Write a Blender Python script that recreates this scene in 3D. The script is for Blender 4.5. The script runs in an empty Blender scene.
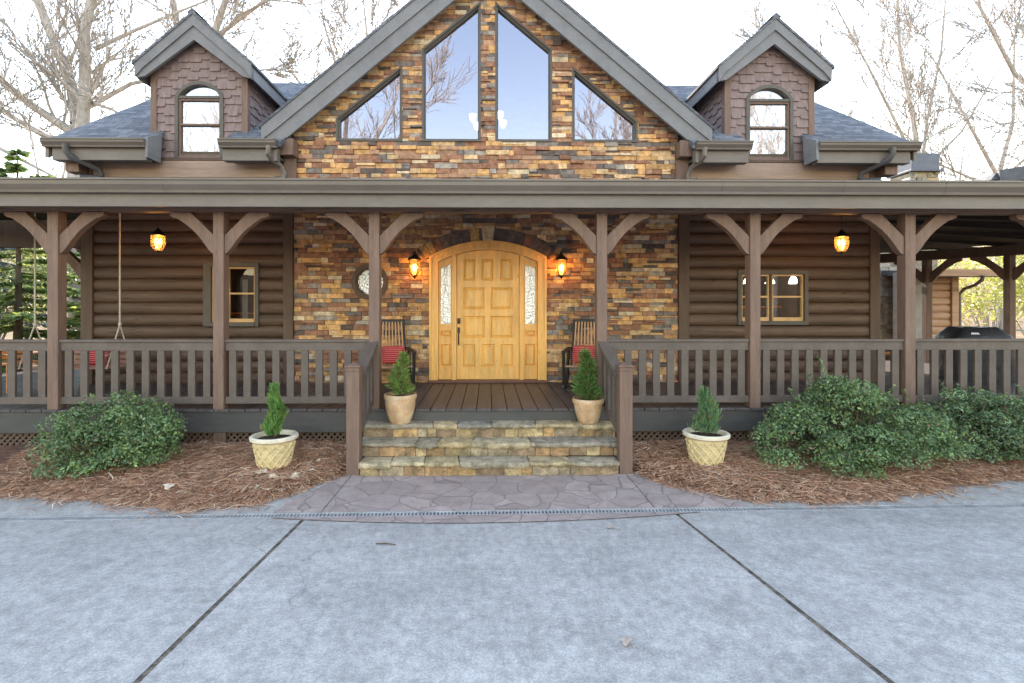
import bpy, math, random
import numpy as np
from mathutils import Vector, Matrix
R = math.radians
sc = bpy.context.scene
col = sc.collection
random.seed(7)
rng = np.random.default_rng(7)

# ------------------------------------------------------------------ camera, sky, sun, exposure
cd = bpy.data.cameras.new("camera"); cam = bpy.data.objects.new("camera", cd); col.objects.link(cam)
cam.location = (0, 0, 1.92); cam.rotation_euler = (R(90), 0, R(-0.785))
cd.sensor_width = 36; cd.lens = 17.93; cd.shift_x = .0166; cd.shift_y = -.0317
cd.clip_start = .05; cd.clip_end = 2000
sc.camera = cam
SUN = Vector((-.06, .87, .47)).normalized()
w = bpy.data.worlds.new("World"); sc.world = w; w.use_nodes = True
nt = w.node_tree; bg = nt.nodes['Background']
sky = nt.nodes.new('ShaderNodeTexSky'); sky.sky_type = 'NISHITA'; sky.sun_disc = False
sky.sun_elevation = math.asin(SUN.z); sky.sun_rotation = math.atan2(SUN.x, SUN.y)
sky.air_density = 1.6; sky.dust_density = .05; sky.ozone_density = .3
nt.links.new(sky.outputs[0], bg.inputs[0]); bg.inputs[1].default_value = .15
sd = bpy.data.lights.new("sun", 'SUN'); so = bpy.data.objects.new("sun", sd); col.objects.link(so)
sd.energy = 3.2; sd.angle = R(.5); sd.color = (1, .93, .82)
so.rotation_euler = (-SUN).to_track_quat('-Z', 'Y').to_euler(); so.location = SUN * 60
vs = sc.view_settings; vs.view_transform = 'Standard'; vs.look = 'None'; vs.gamma = 1; vs.use_curve_mapping = False
vs.exposure = 2.4
vs.use_white_balance = True; vs.white_balance_temperature = 7100; vs.white_balance_tint = 19
sc.render.engine = 'CYCLES'
sc.cycles.max_bounces = 8; sc.cycles.transparent_max_bounces = 12

# ------------------------------------------------------------------ materials
MATS = {}
def nodes(name):
    m = bpy.data.materials.new(name); m.use_nodes = True; t = m.node_tree
    return m, t, t.nodes['Principled BSDF'], t.nodes['Material Output']
def N(t, typ, **kw):
    n = t.nodes.new(typ)
    for k, v in kw.items():
        if k == 'inp':
            for a, b in v.items(): n.inputs[a].default_value = b
        else: setattr(n, k, v)
    return n
def coords(t, scale=(1, 1, 1), out='Object'):
    tc = N(t, 'ShaderNodeTexCoord'); mp = N(t, 'ShaderNodeMapping'); mp.inputs['Scale'].default_value = scale
    t.links.new(tc.outputs[out], mp.inputs[0]); return mp.outputs[0]
def noise(t, vec, scale, detail=5, rough=.6):
    n = N(t, 'ShaderNodeTexNoise', inp={'Scale': scale, 'Detail': detail, 'Roughness': rough})
    t.links.new(vec, n.inputs['Vector']); return n.outputs['Fac']
def mrange(t, val, a, b, c, d):
    n = N(t, 'ShaderNodeMapRange', inp={1: a, 2: b, 3: c, 4: d}); t.links.new(val, n.inputs[0]); return n.outputs[0]
def vmul(t, colr, fac):
    n = N(t, 'ShaderNodeVectorMath', operation='SCALE')
    if isinstance(colr, tuple): n.inputs[0].default_value = colr[:3]
    else: t.links.new(colr, n.inputs[0])
    t.links.new(fac, n.inputs['Scale']); return n.outputs[0]
def mixc(t, fac, a, b):
    n = N(t, 'ShaderNodeMix', data_type='RGBA')
    if isinstance(fac, float): n.inputs[0].default_value = fac
    else: t.links.new(fac, n.inputs[0])
    for i, c in ((6, a), (7, b)):
        if isinstance(c, tuple): n.inputs[i].default_value = (*c[:3], 1)
        else: t.links.new(c, n.inputs[i])
    return n.outputs[2]
def math_(t, op, a, b):
    n = N(t, 'ShaderNodeMath', operation=op)
    for i, c in ((0, a), (1, b)):
        if isinstance(c, (int, float)): n.inputs[i].default_value = c
        else: t.links.new(c, n.inputs[i])
    return n.outputs[0]
def bump(t, b, h, strength, dist=.01):
    n = N(t, 'ShaderNodeBump', inp={'Strength': strength, 'Distance': dist})
    t.links.new(h, n.inputs['Height']); t.links.new(n.outputs[0], b.inputs['Normal'])
def M(name, c=(.5, .5, .5), var=.2, sc_=6, stretch=(1, 1, 1), rough=.65, bmp=.25, bsc=70, bst=None, attr=False, spec=.3,
      metal=0, dirt=None, dist=.006, emit=0, crack=None):
    if name in MATS: return MATS[name]
    m, t, b, o = nodes(name)
    v = coords(t, stretch)
    base = c
    if attr:
        a = N(t, 'ShaderNodeAttribute', attribute_name='Col'); base = a.outputs['Color']
    n1 = noise(t, v, sc_, 6); n2 = noise(t, v, sc_ * 6.3, 4)
    f = math_(t, 'MULTIPLY', mrange(t, n1, .3, .7, 1 - var, 1 + var), mrange(t, n2, .3, .7, 1 - var * .6, 1 + var * .6))
    cc = vmul(t, base, f)
    if dirt:
        dn = noise(t, coords(t, (1, 1, 1)), dirt[1], 7, .7)
        cc = mixc(t, mrange(t, dn, dirt[2], dirt[3], 0, dirt[4]), cc, dirt[0])
    if crack:
        kn = noise(t, coords(t, crack[1]), crack[0], 3, .5)
        line = math_(t, 'ABSOLUTE', math_(t, 'SUBTRACT', kn, .5), 0)
        cc = mixc(t, mrange(t, line, 0, crack[2], crack[3], 0), cc, tuple(v * .25 for v in c))
    t.links.new(cc, b.inputs['Base Color'])
    b.inputs['Roughness'].default_value = rough; b.inputs['Specular IOR Level'].default_value = spec
    b.inputs['Metallic'].default_value = metal
    if emit:
        b.inputs['Emission Color'].default_value = (*c, 1); b.inputs['Emission Strength'].default_value = emit
    if bmp: bump(t, b, noise(t, coords(t, bst or stretch), bsc, 5, .65), bmp, dist)
    MATS[name] = m; return m

def M_leaf(name, trans=.35, rough=.5):
    if name in MATS: return MATS[name]
    m, t, b, o = nodes(name)
    a = N(t, 'ShaderNodeAttribute', attribute_name='Col')
    t.links.new(a.outputs['Color'], b.inputs['Base Color']); b.inputs['Roughness'].default_value = rough
    b.inputs['Specular IOR Level'].default_value = .3
    tr = N(t, 'ShaderNodeBsdfTranslucent'); t.links.new(vmul(t, a.outputs['Color'], math_(t, 'ADD', 1.4, 0)), tr.inputs[0])
    mx = N(t, 'ShaderNodeMixShader', inp={0: trans})
    t.links.new(b.outputs[0], mx.inputs[1]); t.links.new(tr.outputs[0], mx.inputs[2]); t.links.new(mx.outputs[0], o.inputs[0])
    MATS[name] = m; return m

def M_roof(name, axis):
    m, t, b, o = nodes(name)
    tc = N(t, 'ShaderNodeTexCoord'); sp = N(t, 'ShaderNodeSeparateXYZ'); t.links.new(tc.outputs['Object'], sp.inputs[0])
    cb = N(t, 'ShaderNodeCombineXYZ'); t.links.new(sp.outputs[axis], cb.inputs[0])
    k = {0: 1.80, 1: 1.55}[axis]
    t.links.new(math_(t, 'MULTIPLY', sp.outputs[2], k), cb.inputs[1])
    nz = noise(t, tc.outputs['Object'], 9, 3)
    br = N(t, 'ShaderNodeTexBrick', offset=.37, squash=1.25, squash_frequency=3, inp={'Scale': 1, 'Mortar Size': .006, 'Mortar Smooth': .2, 'Bias': 0, 'Brick Width': .17, 'Row Height': .12})
    br.inputs['Color1'].default_value = (.17, .175, .19, 1); br.inputs['Color2'].default_value = (.065, .07, .085, 1)
    br.inputs['Mortar'].default_value = (.03, .03, .035, 1)
    t.links.new(cb.outputs[0], br.inputs['Vector'])
    big = noise(t, tc.outputs['Object'], 1.1, 4)
    gr = noise(t, tc.outputs['Object'], 160, 2)
    f = math_(t, 'MULTIPLY', mrange(t, big, .3, .7, .8, 1.2), mrange(t, gr, .3, .7, .65, 1.35))
    t.links.new(vmul(t, br.outputs['Color'], f), b.inputs['Base Color']); b.inputs['Roughness'].default_value = .9
    saw = N(t, 'ShaderNodeMath', operation='FRACT'); t.links.new(math_(t, 'MULTIPLY', math_(t, 'MULTIPLY', sp.outputs[2], k), 1 / .12), saw.inputs[0])
    h = math_(t, 'SUBTRACT', math_(t, 'ADD', math_(t, 'MULTIPLY', gr, .25), br.outputs['Fac'] if False else math_(t, 'SUBTRACT', 1, saw.outputs[0])), math_(t, 'MULTIPLY', br.outputs['Fac'], .8))
    bump(t, b, h, .6, .012)
    return m

def M_glass(name, refl, tint=(.9, .93, .95), rough=0.0, wav=.004, gcol=(.95, .96, 1)):
    m, t, b, o = nodes(name); t.nodes.remove(b)
    tr = N(t, 'ShaderNodeBsdfTransparent'); tr.inputs[0].default_value = (*tint, 1)
    gl = N(t, 'ShaderNodeBsdfGlossy'); gl.inputs['Roughness'].default_value = rough; gl.inputs[0].default_value = (*gcol, 1)
    if wav:
        bp = N(t, 'ShaderNodeBump', inp={'Strength': .15, 'Distance': wav}); t.links.new(noise(t, coords(t), 1.6, 1), bp.inputs['Height'])
        t.links.new(bp.outputs[0], gl.inputs['Normal'])
    fr = N(t, 'ShaderNodeFresnel', inp={'IOR': 1.5})
    mx = N(t, 'ShaderNodeMixShader'); t.links.new(mrange(t, fr.outputs[0], 0, 1, refl, 1), mx.inputs[0])
    t.links.new(tr.outputs[0], mx.inputs[1]); t.links.new(gl.outputs[0], mx.inputs[2]); t.links.new(mx.outputs[0], o.inputs[0])
    return m

def M_textured_glass(name, k=1.0, tint=(1, 1, 1)):
    m, t, b, o = nodes(name); t.nodes.remove(b)
    tr = N(t, 'ShaderNodeBsdfTransparent'); tr.inputs[0].default_value = (.85 * k * tint[0], .88 * k * tint[1], .9 * k * tint[2], 1)
    tl = N(t, 'ShaderNodeBsdfTranslucent'); tl.inputs[0].default_value = (.9 * k * tint[0], .9 * k * tint[1], .9 * k * tint[2], 1)
    gl = N(t, 'ShaderNodeBsdfGlossy'); gl.inputs['Roughness'].default_value = .12
    h = noise(t, coords(t), 26, 2)
    bp = N(t, 'ShaderNodeBump', inp={'Strength': .6, 'Distance': .02}); t.links.new(h, bp.inputs['Height']); t.links.new(bp.outputs[0], gl.inputs['Normal'])
    m1 = N(t, 'ShaderNodeMixShader', inp={0: .45}); t.links.new(tr.outputs[0], m1.inputs[1]); t.links.new(tl.outputs[0], m1.inputs[2])
    m2 = N(t, 'ShaderNodeMixShader', inp={0: .35}); t.links.new(m1.outputs[0], m2.inputs[1]); t.links.new(gl.outputs[0], m2.inputs[2])
    t.links.new(m2.outputs[0], o.inputs[0]); return m

def M_concrete(name, tone=1.0):
    m, t, b, o = nodes(name); v = coords(t)
    n1 = noise(t, v, .7, 5, .6); n2 = noise(t, v, 4.2, 10, .78); n3 = noise(t, v, 75, 4, .75); n4 = noise(t, coords(t, (.6, 1.5, 1)), 1.7, 8, .72); n5 = noise(t, v, 17, 5, .7)
    c = mixc(t, mrange(t, n1, .3, .72, 0, 1), (.37, .345, .318), (.45, .42, .385))
    f = math_(t, 'MULTIPLY', mrange(t, n2, .37, .63, .89, 1.08), mrange(t, n3, .3, .7, .72, 1.24))
    f = math_(t, 'MULTIPLY', f, mrange(t, n4, .42, .58, .93, 1.05))
    f = math_(t, 'MULTIPLY', f, mrange(t, n5, .36, .64, .82, 1.13))
    f = math_(t, 'MULTIPLY', f, mrange(t, noise(t, v, 190, 3, .7), .3, .7, .72, 1.24))
    c = vmul(t, c, f)
    sk = noise(t, coords(t, (6, .8, 1)), 1.6, 7, .75)                   # broom and tyre streaks along the drive
    c = vmul(t, c, mrange(t, sk, .36, .64, .93, 1.06))
    st = noise(t, coords(t, (1, 1, 1)), 2.6, 3, .5)                      # rusty stains
    c = mixc(t, mrange(t, st, .68, .76, 0, .35), c, (.24, .20, .155))
    vo = N(t, 'ShaderNodeTexVoronoi', inp={'Scale': .9, 'Randomness': 1}); t.links.new(v, vo.inputs['Vector'])
    c = mixc(t, mrange(t, math_(t, 'ADD', vo.outputs['Distance'], math_(t, 'MULTIPLY', n2, .2)), .14, .20, .45, 0), c, (.60, .58, .54))
    sp = N(t, 'ShaderNodeTexVoronoi', inp={'Scale': 34, 'Randomness': 1}); t.links.new(v, sp.inputs['Vector'])   # exposed aggregate, pits
    c = mixc(t, mrange(t, sp.outputs['Distance'], .10, .17, .55, 0), c, (.19, .175, .155))
    wv = N(t, 'ShaderNodeTexNoise', inp={'Scale': 1.3, 'Detail': 4}); t.links.new(v, wv.inputs['Vector'])
    ad = N(t, 'ShaderNodeVectorMath', operation='MULTIPLY_ADD'); t.links.new(wv.outputs['Color'], ad.inputs[0]); ad.inputs[1].default_value = (.9, .9, 0); t.links.new(v, ad.inputs[2])
    cr = N(t, 'ShaderNodeTexVoronoi', feature='DISTANCE_TO_EDGE', inp={'Scale': .33}); t.links.new(ad.outputs[0], cr.inputs['Vector'])
    gate = mrange(t, noise(t, v, .8, 2), .50, .58, 0, .5)
    c = mixc(t, math_(t, 'MULTIPLY', mrange(t, cr.outputs['Distance'], .0007, .002, 1, 0), gate), c, (.16, .145, .13))
    t.links.new(c, b.inputs['Base Color']); b.inputs['Roughness'].default_value = .8; b.inputs['Specular IOR Level'].default_value = .25
    h = math_(t, 'ADD', math_(t, 'MULTIPLY', n3, .6), math_(t, 'MULTIPLY', n2, 1.0)); bump(t, b, h, .5, .008)
    return m

def M_stamped(name):
    m, t, b, o = nodes(name); v = coords(t)
    wn = N(t, 'ShaderNodeTexNoise', inp={'Scale': 2.6, 'Detail': 3}); t.links.new(v, wn.inputs['Vector'])
    ad = N(t, 'ShaderNodeVectorMath', operation='MULTIPLY_ADD'); t.links.new(wn.outputs['Color'], ad.inputs[0]); ad.inputs[1].default_value = (.22, .22, 0); t.links.new(v, ad.inputs[2])
    vo = N(t, 'ShaderNodeTexVoronoi', feature='DISTANCE_TO_EDGE', inp={'Scale': 3.5}); t.links.new(ad.outputs[0], vo.inputs['Vector'])
    vc = N(t, 'ShaderNodeTexVoronoi', inp={'Scale': 3.5}); t.links.new(ad.outputs[0], vc.inputs['Vector'])
    n1 = noise(t, v, 5, 7, .7); n2 = noise(t, v, 60, 4)
    edge = mrange(t, vo.outputs['Distance'], .004, .03, 0, 1)
    c = mixc(t, mrange(t, n1, .3, .7, 0, 1), (.285, .215, .19), (.43, .34, .305))
    sx = N(t, 'ShaderNodeSeparateXYZ'); t.links.new(vc.outputs['Color'], sx.inputs[0])
    c = vmul(t, c, math_(t, 'MULTIPLY', mrange(t, sx.outputs[0], 0, 1, .88, 1.1), mrange(t, n2, .3, .7, .85, 1.12)))
    c = mixc(t, edge, (.215, .165, .15), c)
    t.links.new(c, b.inputs['Base Color']); b.inputs['Roughness'].default_value = .7
    h = math_(t, 'ADD', math_(t, 'MULTIPLY', edge, .8), math_(t, 'MULTIPLY', n1, .7)); bump(t, b, h, .5, .010)
    return m

def M_bark(name, c1, c2, sc_=10):
    m, t, b, o = nodes(name)
    n1 = noise(t, coords(t, (1, 1, .35)), sc_, 6, .7)
    c = mixc(t, mrange(t, n1, .35, .65, 0, 1), c1, c2); t.links.new(c, b.inputs['Base Color']); b.inputs['Roughness'].default_value = .9
    bump(t, b, n1, .6, .03); return m

m_stone = M('ledge stone', attr=True, var=.42, sc_=11, rough=.88, bmp=.9, bsc=38, dist=.02)
m_mortar = M('dark mortar', (.13, .095, .07), rough=.95)
m_log = M('stained log', (.102, .062, .042), var=.32, sc_=2.2, stretch=(.35, 1, 5), rough=.5, bmp=.35, bsc=30, bst=(.15, 1, 4), spec=.35, dirt=((.045, .028, .018), 2.6, .6, .72, .6), crack=(1.3, (.25, 1, 3.5), .012, .6))
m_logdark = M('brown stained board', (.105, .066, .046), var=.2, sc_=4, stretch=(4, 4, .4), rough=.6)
m_post = M('brown stained timber', (.168, .104, .078), var=.2, sc_=5, stretch=(3, 3, .25), rough=.6, bmp=.4, bsc=24, bst=(4, 4, .25), dirt=((.09, .055, .04), 3.2, .58, .75, .5), crack=(3.2, (3.5, 3.5, .22), .010, .5))
m_beam = M('brown timber beam', (.145, .09, .067), var=.2, sc_=5, stretch=(.25, 3, 3), rough=.6, bmp=.4, bsc=24, bst=(.25, 4, 4), crack=(3, (.2, 3.5, 3.5), .014, .7))
m_rail = M('olive grey railing paint', (.110, .085, .071), var=.18, sc_=5, stretch=(1, 1, .6), rough=.5, bmp=.3, bsc=50, dirt=((.07, .058, .045), 4, .56, .72, .6))
m_fascia = M('dark deck paint', (.068, .064, .060), var=.18, sc_=3, stretch=(.3, 1, 1), rough=.5)
m_deck = M('weathered deck board', (.076, .065, .064), var=.3, sc_=4, stretch=(3, .35, 1), rough=.45, bmp=.3, bsc=26, bst=(4, .3, 1))
m_gutter = M('taupe gutter metal', (.112, .090, .076), var=.12, sc_=2, stretch=(.4, 1, 1), rough=.36, bmp=.05, spec=.5, dirt=((.075, .062, .052), 2.0, .55, .75, .5))
m_trim = M('grey taupe fascia paint', (.160, .136, .118), var=.12, sc_=3, stretch=(.3, 1, 1), rough=.5, bmp=.15, dirt=((.11, .092, .078), 1.7, .55, .72, .5))
m_rake = M('blue grey rake paint', (.170, .168, .172), var=.12, sc_=3, rough=.5, bmp=.12, dirt=((.11, .105, .105), 1.7, .55, .72, .4))
m_trimdark = M('dark grey window trim', (.095, .083, .070), var=.12, rough=.5, bmp=.1)
m_shake = M('mauve brown shingle', attr=True, var=.22, sc_=7, stretch=(2.5, 2.5, .5), rough=.7, bmp=.35, bsc=40, bst=(3, 3, .4))
m_door = M('honey stained knotty wood', (.80, .43, .118), var=.20, sc_=3.2, stretch=(4, 4, .45), rough=.38, bmp=.15, bsc=30, bst=(5, 5, .4), dirt=((.36, .15, .03), 9, .63, .72, .8), spec=.45)
m_pine = M('pale pine sash', (.58, .36, .16), var=.15, sc_=4, rough=.4, bmp=.1)
m_black = M('black iron', (.018, .016, .015), var=.2, rough=.45, bmp=.1, spec=.5, metal=.3)
m_bronze = M('dark bronze', (.045, .03, .02), var=.2, rough=.35, metal=.7)
m_conc = M_concrete('concrete'); m_conc2 = M_concrete('apron concrete', 1.0)
m_stamp = M_stamped('stamped concrete')
m_joint = M('joint debris', (.15, .115, .085), var=.8, sc_=16, rough=1, bmp=.8, bsc=90)
m_grate = M('galvanised grate', (.34, .335, .33), var=.25, rough=.6, bmp=.1)
m_drainpit = M('drain channel', (.03, .03, .03), rough=.9)
m_roofy = M_roof('asphalt shingle main', 0); m_roofx = M_roof('asphalt shingle gable', 1)
m_glass_sky = M_glass('gable window glass', .19, (.45, .5, .55), gcol=(.86, .82, .92))
m_glass_dorm = M_glass('dormer window glass', .30, (.8, .8, .82), wav=.02)
m_glass = M_glass('porch window glass', .0, (.8, .83, .85), gcol=(.6, .62, .66))
def M_amber(name):
    m, t, b, o = nodes(name); t.nodes.remove(b)
    tr = N(t, 'ShaderNodeBsdfTransparent'); tr.inputs[0].default_value = (1, .72, .34, 1)
    tl = N(t, 'ShaderNodeBsdfTranslucent'); tl.inputs[0].default_value = (1, .66, .30, 1)
    gl = N(t, 'ShaderNodeBsdfGlossy'); gl.inputs['Roughness'].default_value = .08
    bp = N(t, 'ShaderNodeBump', inp={'Strength': .2, 'Distance': .006}); t.links.new(noise(t, coords(t), 18, 1), bp.inputs['Height']); t.links.new(bp.outputs[0], gl.inputs['Normal'])
    m1 = N(t, 'ShaderNodeMixShader', inp={0: .07}); t.links.new(tr.outputs[0], m1.inputs[1]); t.links.new(tl.outputs[0], m1.inputs[2])
    m2 = N(t, 'ShaderNodeMixShader', inp={0: .10}); t.links.new(m1.outputs[0], m2.inputs[1]); t.links.new(gl.outputs[0], m2.inputs[2])
    t.links.new(m2.outputs[0], o.inputs[0]); return m
m_lampglass = M_amber('lantern glass')
m_tglass = M_textured_glass('leaded glass'); m_rglass = M_textured_glass('rippled glass', .36, (1, .86, .76))
m_tread = M('flagstone', attr=True, var=.38, sc_=9, rough=.85, bmp=1, bsc=24, dist=.04, dirt=((.085, .08, .042), 6, .48, .68, .7))
m_terra = M('pale terracotta', (.50, .31, .17), var=.22, sc_=7, rough=.85, bmp=.2, bsc=60, dirt=((.60, .52, .38), 6, .48, .68, .6))
m_cream = M('cream glazed clay', (.62, .49, .27), var=.2, sc_=8, rough=.75, bmp=.15, bsc=50, dirt=((.36, .23, .09), 14, .52, .66, .6))
m_creamrim = M('pale pot rim', (.66, .58, .44), var=.15, rough=.8)
m_soil = M('potting soil', (.06, .038, .024), var=.5, sc_=30, rough=1, bmp=1, bsc=40, dist=.03)
m_bed = M('bed soil', (.15, .075, .05), var=.45, sc_=14, rough=1, bmp=1, bsc=30, dist=.04)
m_straw = M('pine straw needle', attr=True, var=.1, rough=.7, bmp=0)
m_leafdry = M('dry leaf', attr=True, var=.3, sc_=20, rough=.8, bmp=.2)
m_leaf = M_leaf('leaf', .22, .38)
m_conifer = M_leaf('conifer needle', .35, .6)
m_bark = M_bark('pale bark', (.25, .226, .21), (.43, .395, .365), 6)
m_barkpale = M_bark('sunlit bark', (.36, .31, .27), (.58, .52, .46), 6)
m_bark2 = M_bark('brown bark', (.10, .07, .05), (.20, .15, .11), 9)
m_stem = M('twig bark', (.10, .07, .045), rough=.9)
m_ground = M('leaf litter', (.20, .13, .075), var=.45, sc_=1.5, rough=1, bmp=.8, bsc=14, dist=.05, dirt=((.10, .12, .045), .6, .5, .65, .6))
m_chairslat = M('chair slat wood', (.48, .27, .14), var=.2, sc_=6, stretch=(3, 3, .4), rough=.45)
m_chairseat = M('chair seat wood', (.36, .19, .13), var=.2, sc_=6, rough=.5)
m_orangewood = M('orange stained wood', (.50, .19, .05), var=.2, sc_=6, rough=.4)
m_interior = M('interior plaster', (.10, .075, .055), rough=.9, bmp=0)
m_curtain = M('white curtain', (.50, .46, .43), var=.1, stretch=(6, 6, .3), rough=.9, bmp=.2)
m_cover = M('black vinyl cover', (.028, .028, .034), var=.25, rough=.42, bmp=.5, bsc=7, dist=.04)
m_white = M('white print', (.7, .7, .7), rough=.7, bmp=0)
m_rope = M('pale rope', (.50, .44, .36), var=.15, sc_=60, rough=.9, bmp=.5, bsc=120)
m_wash = M('weathered grey render', (.30, .28, .25), var=.2, rough=.9)
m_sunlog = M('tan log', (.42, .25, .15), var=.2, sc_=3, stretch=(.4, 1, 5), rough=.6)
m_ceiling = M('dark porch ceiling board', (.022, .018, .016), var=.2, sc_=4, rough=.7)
m_bulb = M('lamp bulb', (1, .58, .18), emit=8, bmp=0)
m_shade = M('lit glass shade', (1, .93, .82), emit=5, bmp=0)
def M_stripe():
    m, t, b, o = nodes('red striped fabric')
    tc = N(t, 'ShaderNodeTexCoord'); sp = N(t, 'ShaderNodeSeparateXYZ'); t.links.new(tc.outputs['Object'], sp.inputs[0])
    fr = N(t, 'ShaderNodeMath', operation='FRACT'); t.links.new(math_(t, 'MULTIPLY', sp.outputs[2], 1 / .032), fr.inputs[0])
    f = mrange(t, fr.outputs[0], .74, .78, 0, 1)
    t.links.new(mixc(t, f, (.42, .018, .022), (.55, .25, .22)), b.inputs['Base Color']); b.inputs['Roughness'].default_value = .9
    bump(t, b, noise(t, tc.outputs['Object'], 160, 2), .3, .003)
    return m
m_stripe = M_stripe()

# ------------------------------------------------------------------ mesh helpers
class MB:
    def __init__(s): s.v = []; s.f = []; s.c = []
    def add(s, vs_, fs, c=None):
        o = len(s.v); s.v.extend(vs_)
        for f in fs: s.f.append([i + o for i in f]); s.c.append(c)
        return s
    def box(s, x0, x1, y0, y1, z0, z1, c=None, m=None):
        p = [(x, y, z) for z in (z0, z1) for y in (y0, y1) for x in (x0, x1)]
        if m is not None: p = [tuple(m @ Vector(q)) for q in p]
        return s.add(p, [(0, 2, 3, 1), (4, 5, 7, 6), (0, 1, 5, 4), (2, 6, 7, 3), (0, 4, 6, 2), (1, 3, 7, 5)], c)
    def bar(s, a, b, wx, wz, c=None, up=(0, 0, 1)):
        a, b = Vector(a), Vector(b); d = (b - a); L = d.length; d.normalize()
        u = Vector(up); x = d.cross(u); x = x.normalized() if x.length > 1e-5 else Vector((1, 0, 0)); z = x.cross(d)
        m = Matrix((x, d, z)).transposed().to_4x4(); m.translation = a
        return s.box(-wx / 2, wx / 2, 0, L, -wz / 2, wz / 2, c, m)
    def prism(s, poly, fn0, fn1, c=None):
        n = len(poly)
        a = [fn0(*p) for p in poly]; b = [fn1(*p) for p in poly]
        return s.add(a + b, [tuple(range(n))[::-1], tuple(range(n, 2 * n))] + [(i, (i + 1) % n, n + (i + 1) % n, n + i) for i in range(n)], c)
    def pxz(s, poly, y0, y1, c=None): return s.prism(poly, lambda x, z: (x, y0, z), lambda x, z: (x, y1, z), c)
    def pyz(s, poly, x0, x1, c=None): return s.prism(poly, lambda y, z: (x0, y, z), lambda y, z: (x1, y, z), c)
    def pxy(s, poly, z0, z1, c=None): return s.prism(poly, lambda x, y: (x, y, z0), lambda x, y: (x, y, z1), c)
    def tube(s, pts, rad, n=6, c=None, cap=True):
        pts = [Vector(p) for p in pts]; k = len(pts); o = len(s.v)
        if not isinstance(rad, (list, tuple)): rad = [rad] * k
        prev = None
        for i, p in enumerate(pts):
            d = (pts[min(i + 1, k - 1)] - pts[max(i - 1, 0)]); d = d.normalized() if d.length > 1e-9 else Vector((0, 0, 1))
            if prev is None:
                a = d.cross(Vector((0, 0, 1))); a = a.normalized() if a.length > .05 else Vector((1, 0, 0))
            else: a = (prev - d * prev.dot(d)).normalized()
            prev = a; b = d.cross(a)
            for j in range(n):
                t = 2 * math.pi * j / n; s.v.append(tuple(p + (a * math.cos(t) + b * math.sin(t)) * rad[i]))
        for i in range(k - 1):
            for j in range(n):
                s.f.append([o + i * n + j, o + i * n + (j + 1) % n, o + (i + 1) * n + (j + 1) % n, o + (i + 1) * n + j]); s.c.append(c)
        if cap:
            s.f.append([o + j for j in range(n)][::-1]); s.c.append(c)
            s.f.append([o + (k - 1) * n + j for j in range(n)]); s.c.append(c)
        return s
    def lathe(s, prof, cx=0, cy=0, cz=0, n=28, c=None):
        o = len(s.v); k = len(prof)
        for r, z in prof:
            for j in range(n):
                t = 2 * math.pi * j / n; s.v.append((cx + r * math.cos(t), cy + r * math.sin(t), cz + z))
        for i in range(k - 1):
            for j in range(n):
                s.f.append([o + i * n + j, o + i * n + (j + 1) % n, o + (i + 1) * n + (j + 1) % n, o + (i + 1) * n + j]); s.c.append(c)
        if prof[0][0] > 1e-4: s.f.append([o + j for j in range(n)][::-1]); s.c.append(c)
        if prof[-1][0] > 1e-4: s.f.append([o + (k - 1) * n + j for j in range(n)]); s.c.append(c)
        return s
    def build(s, name, mat, parent=None, smooth=False, bevel=0, label=None):
        me = bpy.data.meshes.new(name); me.from_pydata(s.v, [], s.f)
        if any(c is not None for c in s.c):
            at = me.color_attributes.new('Col', 'FLOAT_COLOR', 'CORNER')
            buf = []
            for f, c in zip(s.f, s.c):
                c = c or (.5, .5, .5); buf.extend([c[0], c[1], c[2], 1] * len(f))
            at.data.foreach_set('color', buf)
        me.materials.append(mat); me.validate(); me.update()
        if smooth:
            me.polygons.foreach_set('use_smooth', [True] * len(me.polygons))
            if smooth != 'all':
                me.set_sharp_from_angle(angle=R(smooth if smooth is not True else 40))
        ob = bpy.data.objects.new(name, me); col.objects.link(ob)
        if parent: ob.parent = parent
        if bevel:
            b = ob.modifiers.new('edge', 'BEVEL'); b.width = bevel; b.segments = 2; b.limit_method = 'ANGLE'; b.angle_limit = R(35)
        if label: ob['label'] = label
        return ob

def fast(name, mat, V, F, C=None, parent=None):
    """vertices (n,3), quads (m,4), one colour per quad"""
    me = bpy.data.meshes.new(name); V = np.ascontiguousarray(V, np.float32); F = np.ascontiguousarray(F, np.int32)
    me.vertices.add(len(V)); me.vertices.foreach_set('co', V.ravel())
    k = F.shape[1]
    me.loops.add(F.size); me.loops.foreach_set('vertex_index', F.ravel())
    me.polygons.add(len(F)); me.polygons.foreach_set('loop_start', np.arange(0, F.size, k, dtype=np.int32))
    if C is not None:
        at = me.color_attributes.new('Col', 'FLOAT_COLOR', 'CORNER')
        c4 = np.ones((len(F), k, 4), np.float32); c4[:, :, :3] = C[:, None, :]
        at.data.foreach_set('color', c4.ravel())
    me.materials.append(mat); me.update(calc_edges=True); me.validate()
    ob = bpy.data.objects.new(name, me); col.objects.link(ob)
    if parent: ob.parent = parent
    return ob

def thing(name, label, cat, loc=(0, 0, 0), rz=0, group=None):
    o = bpy.data.objects.new(name, None); col.objects.link(o); o.location = loc; o.rotation_euler = (0, 0, rz)
    return tag(o, label, cat, group)
def tag(o, label, cat, group=None):
    o['label'] = label; o['category'] = cat
    if group: o['group'] = group
    return o
def structure(o, kind='structure'): o['kind'] = kind; return o
def kids(o): return [c for c in bpy.data.objects if c.parent == o]
def dup(o, parent=None, loc=None, rz=None, label=None):
    c = o.copy(); col.objects.link(c)
    if parent is not None: c.parent = parent
    for ch in kids(o): dup(ch, c)
    if loc is not None: c.location = loc
    if rz is not None: c.rotation_euler = (0, 0, rz)
    if label: c['label'] = label
    return c

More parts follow.
